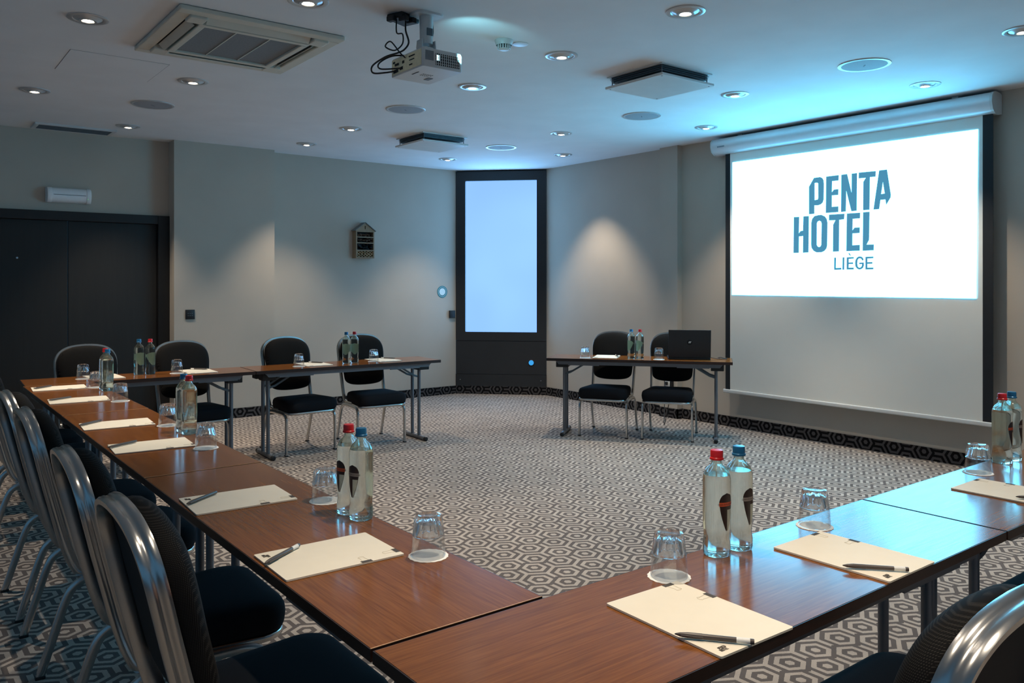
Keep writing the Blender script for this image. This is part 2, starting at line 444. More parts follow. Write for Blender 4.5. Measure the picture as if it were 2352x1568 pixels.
# ------------------------------------------------------------------ camera (level, shifted lens)
YAW = R(37.7); FPX = 1865.0; HC = 1.465
cam = bpy.data.cameras.new('camera'); co = bpy.data.objects.new('camera', cam); COL.objects.link(co)
cam.sensor_width = 36; cam.lens = 36 * FPX / 2352
cam.shift_y = -(784 - 648.4) / 2352
cam.clip_start = .05
co.location = (0, 0, HC); co.rotation_euler = (PI / 2, 0, -YAW)
SC.camera = co

# ------------------------------------------------------------------ room shell
CZ = 2.94; XW = 6.82; YB = 8.95; YP = 8.78; YD = 8.98
C1 = Vector((5.98, YB)); C2 = Vector((XW, 8.09))
T = .12
struct(MB().box((2.3, 3.2, -.05), (11, 13, .1)).build('floor', M['carpet'], smooth=0))
struct(MB().box((2.3, 3.2, CZ + .05), (11, 13, .1)).build('ceiling', M['ceiling'], smooth=0))
def slab(name, p, q, th, mat, z0=0.0, z1=CZ, **k):
    """upright slab from p to q, its thickness to the outer side"""
    d = (Vector(q) - Vector(p)); n = Vector((-d.y, d.x)).normalized() * th
    a, b = Vector(p), Vector(q)
    P = [a, b, b + n, a + n]
    vs = [(v.x, v.y, z0) for v in P] + [(v.x, v.y, z1) for v in P]
    return MB().add(vs, [(3, 2, 1, 0), (4, 5, 6, 7), (0, 1, 5, 4), (1, 2, 6, 5), (2, 3, 7, 6), (3, 0, 4, 7)]).build(name, mat, smooth=0, **k)
# outer side is to the left of the walking direction
struct(slab('wall_right', (XW, -3.2), (XW, C2.y), -T, M['wall']))
struct(slab('wall_back', (3.30, YB), (C1.x, YB), T, M['wall']))
struct(MB().box((2.905, (YP + 9.1) / 2, CZ / 2), (1.07, 9.1 - YP, CZ)).build('wall_pier', M['wall'], smooth=0))
# wall over the doors, and the wall beside them
DX0, DX1, DXS = .50, 2.255, 1.43      # clear opening and the meeting line of the leaves
FX1, DZ, FZ = 2.368, 2.07, 2.16
w = MB()
w.box(((-3.2 + 2.37) / 2, YD + .06, (FZ + CZ) / 2), (2.37 + 3.2, .12, CZ - FZ))
w.box(((-3.2 + DX0 - .11) / 2, YD + .06, FZ / 2), (DX0 - .11 + 3.2, .12, FZ))
struct(w.build('wall_doors', M['wall'], smooth=0))
d = thing('door_1', 'black double doors in a black frame beneath the emergency light', 'door'); d['kind'] = 'structure'
fr = MB()
fr.box(((FX1 + DX1) / 2, YD + .01, FZ / 2), (FX1 - DX1, .10, FZ))
fr.box((DX0 - .055, YD + .01, FZ / 2), (.11, .10, FZ))
fr.box(((DX0 + DX1) / 2, YD + .01, (FZ + DZ) / 2), (DX1 - DX0, .10, FZ - DZ))
fr.build('door_frame', M['black'], d, smooth=0, bevel=.004)
for a, b in ((DX0, DXS - .003), (DXS + .003, DX1)):
    lf = MB().box(((a + b) / 2, YD + .05, DZ / 2 + .004), (b - a, .045, DZ - .008)).build('door_leaf', M['doorblack'], d, smooth=0, bevel=.003)
    if a == DX0:
        k = MB()
        k.lathe([(.011, 0), (.011, .004), (.008, .007)], 16)
        ko = k.build('peephole', M['chrome'], lf)
        ko.rotation_euler = (PI / 2, 0, 0); ko.location = (1.0, YD + .026, 1.70)
# shallow pilaster beside the screen
struct(MB().box((XW - .0375, 5.945, CZ / 2), (.075, .25, CZ)).build('trim_1', M['wall'], smooth=0))

# carpeted baseboards
def baseboard(name, p, q, off):
    dv = (Vector(q) - Vector(p)); L = dv.length; u = dv / L
    m = hexmat(name + ' carpet', srgb(78, 74, 74), srgb(20, 19, 20), (0, 0, 1), (u.x, u.y, 0), .066, off, fleck=.35)
    struct(slab(name, p, q, .012, m, 0, .104))
n_ = .0121
baseboard('baseboard_trim', (XW - .075 - n_, 6.07), (XW - .075 - n_, 5.82 - n_), .05)
baseboard('baseboard_trim_side', (XW - .075 - n_, 5.82 - n_), (XW - n_ - .001, 5.82 - n_), .1)
baseboard('baseboard_right', (XW - n_, C2.y), (XW - n_, -3.2), .05)
U = (C2 - C1); LU = U.length; U = U / LU
NW = Vector((U.y, -U.x)); AW = math.atan2(-NW.y, -NW.x)
o_ = NW * n_
baseboard('baseboard_window', C1 + o_, C2 + o_, .1)
baseboard('baseboard_back', (3.44, YB - n_), (C1.x, YB - n_), .02)
baseboard('baseboard_pier', (2.37, YP - n_), (3.44, YP - n_), .02)

# corner window: tall frosted pane in an anthracite panel
wd = thing('window_1', 'tall glowing blue frosted window in a black corner panel', 'window'); wd['kind'] = 'structure'
def W(f, z, o=0.0):      # f: 0..1 along the panel, o: towards the room
    p = C1 + U * (f * LU); n = NW
    return (p.x + n.x * o, p.y + n.y * o, z)
def panel(mb, f0, f1, z0, z1, o0, o1, mi=0):
    vs = [W(f0, z0, o0), W(f1, z0, o0), W(f1, z0, o1), W(f0, z0, o1), W(f0, z1, o0), W(f1, z1, o0), W(f1, z1, o1), W(f0, z1, o1)]
    return mb.add(vs, [(3, 2, 1, 0), (4, 5, 6, 7), (0, 1, 5, 4), (1, 2, 6, 5), (2, 3, 7, 6), (3, 0, 4, 7)], mi)
ZT, ZB = 2.80, .815; F0, F1 = .107, .895
f = MB()
panel(f, .002, F0, .70, 2.925, -.06, .012); panel(f, F1, .998, .70, 2.925, -.06, .012)
panel(f, F0, F1, ZT, 2.925, -.06, .012); panel(f, F0, F1, .70, ZB, -.06, .012)
f.build('window_frame', M['frame'], wd, smooth=0)
panel(MB(), F0 - .005, F1 + .005, ZB - .01, ZT + .01, -.05, -.03).build('frosted_pane', M['pane'], wd, smooth=0)
panel(MB(), .005, .995, 0, CZ, -.14, -.06).build('backing', M['black'], wd, smooth=0)
panel(MB(), .002, .998, .262, .696, -.06, .008).build('lower_panel', M['frame'], wd, smooth=0)
kp = MB(); panel(kp, .0, 1.0, .0, .258, -.06, .012)
kick = kp.build('kick_panel', M['frame'], wd, smooth=0)
for ff in (.05, .94):
    s_ = MB().lathe([(.006, 0), (.006, .002), (.004, .003)], 12).build('screw', M['chrome'], kick)
    s_.location = W(ff, .185, .012); s_.rotation_euler = (0, -PI / 2, AW)
bt = MB().lathe([(.042, 0), (.042, .006), (.034, .010)], 28, cap1=False)
bb = bt.build('button_ring', M['plastic'], wd)
bb.location = W(.835, .418, .008); bb.rotation_euler = (0, -PI / 2, AW)
bc = MB().lathe([(.033, .004), (.033, .009), (.02, .0125), (.002, .013)], 28).build('button_lens', M['button'], bb)

# ------------------------------------------------------------------ wall things
def on_yplane(o, x, y, z): o.location = (x, y, z)
e = thing('emergency_light', 'white tube shaped emergency light on the wall above the doors', 'light', (1.43, YD + .002, 2.315))
MB().box((0, -.012, 0), (.40, .024, .15)).build('base_plate', M['whiteplastic'], e, bevel=.01)
pr = [(-.066, -.02)] + [(-.070 * math.cos(a), -.03 - .065 * math.sin(a)) for a in [PI * i / 10 for i in range(11)]] + [(.066, -.02)]
b = MB(); P2 = [(q[0], q[1]) for q in pr]
b.layers([[(x, yy, zz) for (zz, yy) in P2] for x in (-.165, .165)])
b.build('diffuser', M['diffuser'], e)
for sx in (-1, 1):
    b = MB(); b.layers([[(sx * x, yy * 1.06, zz * 1.08) for (zz, yy) in P2] for x in (.15, .172, .19)])
    b.build('end_cap', M['diffuser'], e, bevel=.003)
MB().box((0, -.0955, 0), (.28, .004, .005)).build('lamp_tube', M['acgrey'], e)
MB().lathe([(.006, 0), (.005, .003)], 10).build('indicator', M['ledgreen'], e).matrix_local = Matrix.Translation((.158, -.090, -.030)) @ Matrix.Rotation(PI / 2, 4, 'X')

h = thing('insect_hotel', 'small wooden insect hotel with pitched roof hung on the grey wall', 'insect hotel', (4.60, YB + .002, 1.757))
hd = .10; hw = .245
b = MB()
for sx in (-1, 1): b.box((sx * (hw / 2 - .007), -hd / 2, .165), (.014, hd, .33))
b.box((0, -.004, .165), (hw - .02, .008, .33))
for z in (.007, .095, .185, .255, .323): b.box((0, -hd / 2, z), (hw - .028, hd, .012))
b.build('house_box', M['pine'], h, smooth=0)
MB().box((0, -.012, .165), (hw - .03, .008, .31)).build('dark_lining', M['dark'], h, smooth=0)
b = MB(); b.poly([[(-.128, .33), (.128, .33), (0, .425)], [(-.006, .352), (-.006, .39), (.006, .39), (.006, .352)]], lambda u, v, w: (u, -hd + .001 + w, v), .012)
b.build('gable', M['pine'], h, smooth=0)
for sx in (-1, 1):
    b = MB()
    b.add([(0, 0, .428), (sx * .138, 0, .326), (sx * .138, -.112, .326), (0, -.112, .428), (0, 0, .436), (sx * .142, 0, .333), (sx * .142, -.112, .333), (0, -.112, .436)],
          [(0, 1, 2, 3), (4, 5, 6, 7), (0, 1, 5, 4), (1, 2, 6, 5), (2, 3, 7, 6), (3, 0, 4, 7)])
    b.build('roof_board', M['roofwood'], h, smooth=0)
rnd = random.Random(3)
for z0, z1, kind in ((.101, .178, 'dark'), (.19, .249, 'bark'), (.26, .315, 'cone')):
    b = MB()
    for i in range(34):
        x = rnd.uniform(-.1, .1); z = z0 + rnd.uniform(.006, (z1 - z0) * (.62 if kind == 'cone' else .9)); q = rnd.uniform(.006, .012)
        b.box((x, -.05 + rnd.uniform(-.02, .0), z), (q * 2.2, .05, q), 0, rnd.uniform(-.4, .4))
    fo = b.build('filling', M['bark'] if kind != 'dark' else M['backpanel'], h, smooth=0)
    fo['kind'] = 'stuff'
b = MB()
for i in range(5):
    for j in range(2):
        x = -.088 + i * .044 + (.0 if j else .006); z = .034 + j * .036; r = rnd.uniform(.016, .0195)
        n = 14
        ring = lambda rr, y: [(x + rr * math.cos(2 * PI * t / n), y, z + rr * math.sin(2 * PI * t / n)) for t in range(n)]
        b.layers([ring(r, -.01), ring(r, -hd + .006), ring(r * .62, -hd + .006), ring(r * .6, -.03)], cap=False)
b.build('bamboo_tubes', M['cane'], h)

s = thing('round_sign', 'round teal sign with pale centre stuck on the grey wall', 'sign', (5.765, YB, 1.343))
s.rotation_euler = (PI / 2, 0, 0)
MB().lathe([(.077, 0), (.077, .003), (.062, .0031), (.062, .0026)], 48).build('ring', M['teal'], s)
MB().lathe([(.0635, .003), (.0635, .0036), (.0605, .0036), (.0605, .003)], 48, cap0=False, cap1=False).build('pale_line', M['signwhite'], s)
MB().lathe([(.046, .003), (.046, .0038)], 48).build('centre_disc', M['signwhite'], s)

s = thing('wall_switch', 'black square switch plate with small keys beside the doors', 'switch', (2.528, YP, 1.13))
MB().box((0, -.005, 0), (.095, .01, .10)).build('cover_plate', M['plastic'], s, bevel=.003)
for i in range(3):
    for j in range(2):
        MB().box((-.02 + i * .02, -.0105, .012 - j * .024), (.008, .003, .004)).build('key', M['acgrey'], s)
s = tag(MB().box((0, -.012, 0), (.088, .024, .098)).build('wall_box', M['plastic'], bevel=.004), 'plain black square box on the grey wall next to the corner panel', 'wall box')
s.location = (5.912, YB, 1.047)
s = thing('wall_socket', 'black floor level power socket behind the presenter chairs', 'socket', (XW - .075, 5.932, .368), -PI / 2)
MB().box((0, -.008, 0), (.125, .016, .12)).build('cover_plate', M['plastic'], s, bevel=.004)
MB().box((-.01, -.017, -.002), (.075, .004, .085)).build('insert', M['whiteplastic'], s, bevel=.002)
MB().box((-.02, -.026, .002), (.03, .02, .035)).build('plug', M['plastic'], s, bevel=.004)

# ------------------------------------------------------------------ projection screen
XS = 6.70
ps = thing('projection_screen', 'large pull-down projection screen hanging by the long wall', 'screen', (0, 0, 0))
b = MB()
NY, NZ = 24, 12
y0, y1, z0, z1 = 5.10, 2.735, .385, 2.79
vs = []; fs = []
for i in range(NY + 1):
    for j in range(NZ + 1):
        vs.append((XS + .003 + .0012 * math.sin(i * 1.3) * math.sin(j * .8), y0 + (y1 - y0) * i / NY, z0 + (z1 - z0) * j / NZ))
for i in range(NY):
    for j in range(NZ):
        a = i * (NZ + 1) + j
        fs.append((a, a + 1, a + NZ + 2, a + NZ + 1))
b.add(vs, fs); b.build('screen_cloth', M['sheet'], ps)
for ya, yb in ((5.155, 5.10), (2.735, 2.66)):
    MB().box((XS + .003, (ya + yb) / 2, (z0 + z1) / 2), (.003, abs(ya - yb), z1 - z0)).build('black_border', M['border'], ps, smooth=0)
MB().sweep([(XS + .003, 5.175, .375), (XS + .003, 2.665, .375)], rrect(.024, .036, .008), (1, 0, 0)).build('bottom_bar', M['whiteplastic'], ps)
prof = [(.095, .075), (.03, .085), (-.02, .08), (-.06, .05), (-.08, 0), (-.075, -.045), (-.05, -.075), (-.01, -.085), (.06, -.082), (.095, -.07)]
prof = [(a, -c) for a, c in prof]
cz = 2.835
MB().sweep([(XS + .01, 5.275, cz), (XS + .01, 2.66, cz)], prof, (1, 0, 0)).build('roller_casing', M['casing'], ps)
for ya, yb in ((5.29, 5.275), (2.66, 2.640)):
    MB().sweep([(XS + .01, ya, cz), (XS + .01, yb, cz)], [(q * 1.03, w * 1.03) for q, w in prof], (1, 0, 0)).build('end_cap', M['whiteplastic'], ps)
for yy in (5.0, 2.95):
    MB().box((XS + .05, yy, cz + .092), (.05, .05, .024)).build('bracket', M['whiteplastic'], ps, smooth=0)
b = MB()
for i in range(8):
    b.box((XS - .069, 5.20 - i * .011, cz - .008), (.004, .006, .012))
b.build('maker_mark', M['acgrey'], ps, smooth=0)
im = MB().poly([[(5.068, 2.662), (2.768, 2.650), (2.78, 1.341), (5.075, 1.341)]], lambda u, v, w: (XS - .0005 - w, u, v), .0008).build('projected_image', M['image'], ps, smooth=0)
for wname, key in (('lettering', 'PENTA'), ('lettering', 'HOTEL'), ('lettering', 'LIEGE')):
    b = MB()
    for g in LOGO[key]:
        b.poly(g, lambda u, v, w: (XS - .0020 - w, u, v), .0006)
    b.build(wname, M['letters'], im, smooth=0)

# ------------------------------------------------------------------ ceiling fittings
def downlight(tilt=0.0, az=0.0):
    t = thing('downlight', 'downlight', 'ceiling light')
    MB().lathe([(.107, 0), (.107, -.005), (.098, -.009), (.080, -.006), (.074, .0)], 40, cap0=False, cap1=False).build('trim_ring', M['lampring'], t)
    rot = Matrix.Rotation(az, 4, 'Z') @ Matrix.Rotation(tilt, 4, 'Y')
    g = MB().lathe([(.076, -.001), (.070, -.006), (.052, -.012), (.047, -.018), (.034, -.018), (.026, -.012)], 36, cap0=False, cap1=False).build('gimbal', M['lampring'], t)
    l = MB().lathe([(.0265, -.013), (.022, -.017), (.010, -.019), (.001, -.0195)], 28, cap0=False).build('lamp', M['lamp'], t)
    g.matrix_local = rot; l.matrix_local = rot
    MB().lathe([(.078, -.0004), (.078, -.0012)], 32).build('rear_plate', M['lampring'], t)
    return t
DL = Proto(downlight())
DLS = [
 ((.90, 5.04), 'glowing downlight beside the air conditioner, on the side towards the door wall'),
 ((1.757, 4.02), 'glowing downlight between the air conditioner and the top edge of the photo'),
 ((3.45, 2.92), 'bright starry downlight in the ceiling past the projector and smoke detector, alone'),
 ((5.27, 1.93), 'downlight cut by the photo edge above the roller casing end'),
 ((1.79, 6.14), 'glowing downlight between the air conditioner and the flat speaker over the doors side'),
 ((.912, 7.17), 'glowing downlight in the ceiling between hatch and doors, at the outer side'),
 ((1.82, 8.28), 'glowing downlight beside the dark ventilation grille over the doors'),
 ((3.558, 8.18), 'glowing downlight over the grey pier corner, last of its line'),
 ((3.538, 7.10), 'small glowing downlight between grey pier and the farther white ceiling diffuser'),
 ((3.502, 5.02), 'glowing downlight just below the projector in the view'),
 ((3.484, 3.98), 'silvery downlight next to the smoke detector'),
 ((5.279, 3.97), 'downlight between the square diffuser with black slots and the roller casing'),
 ((6.139, 2.906), 'downlight directly over the roller casing of the screen'),
 ((6.177, 4.975), 'small downlight above the casing end by the pilaster'),
 ((5.297, 6.055), 'downlight in the ceiling between the two round speakers before the window'),
 ((5.327, 8.15), 'small downlight by the ceiling edge on the insect hotel side of the window'),
 ((6.199, 7.06), 'small downlight by the ceiling edge on the screen side of the window'),
]
for (x, y), lb in DLS:
    DL.put(lb, (x, y, CZ), 0, 'recessed downlights in the ceiling')

def speaker():
    t = thing('ceiling_speaker', 'speaker', 'ceiling speaker')
    MB().lathe([(.168, 0), (.168, -.006), (.160, -.009), (.146, -.006)], 48, cap0=False, cap1=False).build('rim', M['lampring'], t)
    MB().lathe([(.150, -.001), (.149, -.006), (.10, -.008), (.001, -.009)], 48, cap0=True).build('mesh_cover', M['speaker'], t)
    MB().box((0, 0, -.0095), (.04, .008, .002)).build('badge', M['acgrey'], t)
    return t
SP = Proto(speaker())
for (x, y), lb in (((1.76, 7.145), 'round flat speaker in the grey ceiling over the door side of the room'),
                   ((3.513, 6.026), 'round flat speaker beneath the projector, before the farther white diffuser'),
                   ((5.304, 4.985), 'round flat speaker between the big square diffuser and the screen casing'),
                   ((5.325, 7.084), 'small round speaker in the ceiling before the tall window'),
                   ((5.252, 2.893), 'large round speaker in the blue lit ceiling above the screen casing')):
    SP.put(lb, (x, y, CZ), R(40), 'round speakers in the ceiling')

# four-way air conditioner
a = thing('air_conditioner', 'large square air conditioner cassette with four outlets in the ceiling', 'air conditioner', (1.71, 4.96, CZ))
def ringbox(mb, x0, y0, x1, y1, ix0, iy0, ix1, iy1, za, zb):
    mb.box(((x0 + x1) / 2, (y0 + iy0) / 2, (za + zb) / 2), (x1 - x0, iy0 - y0, zb - za))
    mb.box(((x0 + x1) / 2, (y1 + iy1) / 2, (za + zb) / 2), (x1 - x0, y1 - iy1, zb - za))
    mb.box(((x0 + ix0) / 2, (iy0 + iy1) / 2, (za + zb) / 2), (ix0 - x0, iy1 - iy0, zb - za))
    mb.box(((x1 + ix1) / 2, (iy0 + iy1) / 2, (za + zb) / 2), (x1 - ix1, iy1 - iy0, zb - za))
    return mb
H = .475
ringbox(MB(), -H, -.50, H, .50, -.40, -.425, .40, .425, -.028, -.002).build('outer_frame', M['ivory'], a, smooth=0, bevel=.006)
MB().box((0, 0, -.006), (.80, .85, .006)).build('dark_duct', M['dark'], a, smooth=0)
ringbox(MB(), -.325, -.335, .325, .335, -.285, -.295, .285, .295, -.045, -.01).build('grille_frame', M['ivory'], a, smooth=0, bevel=.005)
gm = MB().box((0, 0, -.022), (.575, .595, .02)).build('filter_grille', M['acgrey'], a, smooth=0)
for xx in (-.1, .1): MB().box((xx, 0, -.034), (.006, .59, .005)).build('grille_bar', M['ivory'], gm, smooth=0)
for sx, sy in ((-1, -1), (1, -1), (1, 1), (-1, 1)):
    MB().box((sx * .355, sy * .375, -.024), (.095, .105, .036)).build('corner_cover', M['ivory'], a, smooth=0, bevel=.006)
for i, (cx, cy, rz) in enumerate(((0, -.382, 0), (.363, 0, PI / 2), (0, .382, PI), (-.363, 0, -PI / 2))):
    l = MB().box((0, 0, 0), (.60, .006, .048)).build('louver', M['ivory'], a, smooth=0)
    l.location = (cx, cy, -.030); l.rotation_euler = (R(48), 0, rz)

# square diffusers with hanging plate
def diffuser():
    t = thing('ceiling_diffuser', 'diffuser', 'air diffuser')
    MB().box((0, 0, -.022), (.46, .46, .043)).build('dark_throat', M['duct'], t, smooth=0)
    f = MB(); ringbox(f, -.262, -.262, .262, .262, -.245, -.245, .245, .245, -.007, 0)
    f.build('ceiling_frame', M['whiteplastic'], t, smooth=0)
    for k, z in enumerate((-.018, -.030, -.042)):
        q = .246 - k * .004
        f = MB(); ringbox(f, -q, -q, q, q, -q + .03, -q + .03, q - .03, q - .03, z - .003, z)
        f.build('slat_ring', M['duct'], t, smooth=0)
    MB().box((0, 0, -.078), (.545, .545, .018)).build('hanging_plate', M['whiteplastic'], t, smooth=0, bevel=.005)
    for sx in (-1, 1):
        for sy in (-1, 1):
            MB().lathe([(.004, -.07), (.004, 0)], 8, (sx * .235, sy * .235, 0)).build('hanger_rod', M['steel'], t)
            MB().lathe([(.006, -.0885), (.006, -.0865)], 8, (sx * .245, sy * .245, 0)).build('screw', M['steel'], t)
    return t
DF = Proto(diffuser())
DF.put('large white square diffuser plate with black slots, near the screen casing', (4.378, 3.945, CZ), 0, 'hanging plate diffusers')
DF.put('smaller seeming white square diffuser plate above the insect hotel', (4.432, 7.08, CZ), 0, 'hanging plate diffusers')

v = thing('ventilation_grille', 'long dark slatted ventilation grille in the ceiling over the doors', 'vent', (1.44, 8.72, CZ))
ringbox(MB(), -.345, -.15, .345, .15, -.31, -.118, .31, .118, -.018, 0).build('vent_frame', M['whiteplastic'], v, smooth=0, bevel=.002)
MB().box((0, 0, -.0012), (.62, .236, .002)).build('vent_back', M['dark'], v, smooth=0)
for k in range(5):
    l = MB().box((0, 0, 0), (.62, .028, .003)).build('vent_slat', M['duct'], v, smooth=0)
    l.location = (0, -.094 + k * .047, -.010); l.rotation_euler = (R(-28), 0, 0)
t_ = thing('access_hatch', 'flush white square access hatch outlined in the ceiling by the air conditioner', 'hatch', (1.23, 6.07, CZ))
MB().box((0, 0, -.001), (.594, .594, .002)).build('hatch_panel', M['ceiling'], t_, smooth=0)
ringbox(MB(), -.3005, -.3005, .3005, .3005, -.297, -.297, .297, .297, -.0006, 0).build('hatch_gap', M['acgrey'], t_, smooth=0)

s = thing('smoke_detector', 'small white round smoke detector beside the projector', 'smoke detector', (2.987, 3.945, CZ))
MB().lathe([(.056, 0), (.056, -.010), (.052, -.022), (.048, -.032)], 32, cap1=False).build('base', M['whiteplastic'], s)
MB().lathe([(.040, -.031), (.034, -.052)], 32).build('dark_core', M['dark'], s)
for i in range(16):
    a0 = 2 * PI * i / 16
    r_ = MB().box((.039, 0, -.042), (.006, .0075, .026), 0)
    q = r_.build('rib', M['whiteplastic'], s, smooth=0); q.rotation_euler = (0, 0, a0)
MB().lathe([(.034, -.052), (.034, -.057), (.024, -.061), (.001, -.062)], 32).build('cap', M['whiteplastic'], s)
s = tag(MB().lathe([(.05, 0), (.05, -.003), (.046, -.004)], 32).build('cover_disc', M['whiteplastic']), 'flat white cover disc right behind the smoke detector', 'cover plate')
s.location = (3.115, 3.945, CZ)

# ------------------------------------------------------------------ tables
TZ = .745
def make_table(L, D=.44):
    """folding table, length along local x, origin on the floor under its middle"""
    t = thing('folding_table', 'table', 'table')
    tp = MB().box((0, 0, TZ - .0125), (L - .006, D - .006, .025)).build('tabletop', M['wood'], t, smooth=0)
    e = MB(); ringbox(e, -L / 2, -D / 2, L / 2, D / 2, -L / 2 + .003, -D / 2 + .003, L / 2 - .003, D / 2 - .003, TZ - .026, TZ - .0006)
    e.build('edge_band', M['edge'], t, smooth=0)
    for sy in (-1, 1):
        b = MB()
        y = sy * (D / 2 - .045)
        x = L / 2 - .085
        b.layers([[(-x, y - .011, TZ - .026), (-x, y + .011, TZ - .026), (-x + .03, y + .011, TZ - .060), (-x + .03, y - .011, TZ - .060)],
                  [(x, y - .011, TZ - .026), (x, y + .011, TZ - .026), (x - .03, y + .011, TZ - .060), (x - .03, y - .011, TZ - .060)]])
        b.build('apron_rail', M['steel'], t, smooth=0)
        for sx in (-1, 1):
            MB().box((sx * .52, y, TZ - .063), (.30, .020, .008)).build('rail_lip', M['steel'], t, smooth=0)
    for sx in (-1, 1):
        x = sx * (L / 2 - .15)
        for sy in (-1, 1):
            MB().tube([(x, sy * .065, .018), (x, sy * .065, TZ - .055)], .0155, 14).build('leg', M['steel'], t)
            br = MB(); br.sweep([(x - sx * .012, sy * .065, .585), (x - sx * .06, sy * .068, .60), (x - sx * .25, sy * .078, TZ - .034)], rrect(.006, .018, .002, 2), (0, 1, 0))
            br.build('brace', M['duct'], t, smooth=30)
        f = MB().tube([(x, -.185, .020), (x, .185, .020)], .0185, 16).build('foot_bar', M['steel'], t)
        for sy in (-1, 1):
            MB().lathe([(.0195, 0), (.0195, .024), (.015, .028)], 16).build('end_plug', M['plastic'], f).matrix_local = \
                Matrix.Translation((x, sy * .180, .020)) @ Matrix.Rotation(-sy * PI / 2, 4, 'X')
        for sy in (-1, 1):
            MB().box((x + sx * .012, sy * .085, TZ - .060), (.12, .10, .066)).build('hinge_block', M['plastic'], t, smooth=0, bevel=.006)
    return t
def drop(root, name):
    for c in list(root.children):
        if c.name.split('.')[0] == name: bpy.data.objects.remove(c)
    return root
g = 'folding tables of the long side row'
ta = make_table(1.757)
ta.location = (.975, 2.3105, 0); ta.rotation_euler = (0, 0, PI / 2); ta['group'] = g
ta['label'] = 'brown folding table of the long side row, carrying the first bottle pair'
tb = dup(ta, 'brown folding table in the middle of the long side row, between two pale seams', (.976, 4.0735, 0), PI / 2, g)
tc_ = make_table(1.555); tc_.location = (.978, 5.734, 0); tc_.rotation_euler = (0, 0, PI / 2); tc_['group'] = g
tc_['label'] = 'brown folding table at the door end of the long side row'
for t in (ta, tb):  # thin pale strips painted as the light line reflected along the seams
    MB().box((-.8775, 0, TZ + .0001), (.0022, .438, .0012)).build('seam_highlight', M['seam'], t, smooth=0)
MB().box((-.7765, 0, TZ + .0001), (.0022, .438, .0012)).build('seam_highlight', M['seam'], tc_, smooth=0)
MB().box((.7765, 0, TZ + .0001), (.0022, .438, .0012)).build('seam_highlight', M['seam'], tc_, smooth=0)
g = 'folding tables of the back row'
AB = R(-2.4)
t = make_table(1.605); t.location = (1.583, 6.718, 0); t.rotation_euler = (0, 0, AB); t['group'] = g
t['label'] = 'brown folding table of the back row standing before the black doors'
t = dup(ta, 'brown folding table of the back row standing below the insect hotel', (3.252, 6.648, 0), AB, g)
drop(t, 'seam_highlight').scale = (.981, 1, 1)
t = dup(ta, 'brown folding table standing alone by the screen with a laptop on it', (5.6925, 5.383, 0), R(-51.9), 'folding table of the presenter')
drop(t, 'seam_highlight').scale = (.976, 1, 1)
g = 'folding tables of the near cross row'
drop(dup(ta, 'brown folding table of the near cross row joined to the side row at the corner', (1.661, 1.203, 0), 0, g), 'seam_highlight').scale = (1.031, 1, 1)
drop(dup(ta, 'blue shining folding table of the near cross row beyond the dark seam', (3.452, 1.202, 0), 0, g), 'seam_highlight')

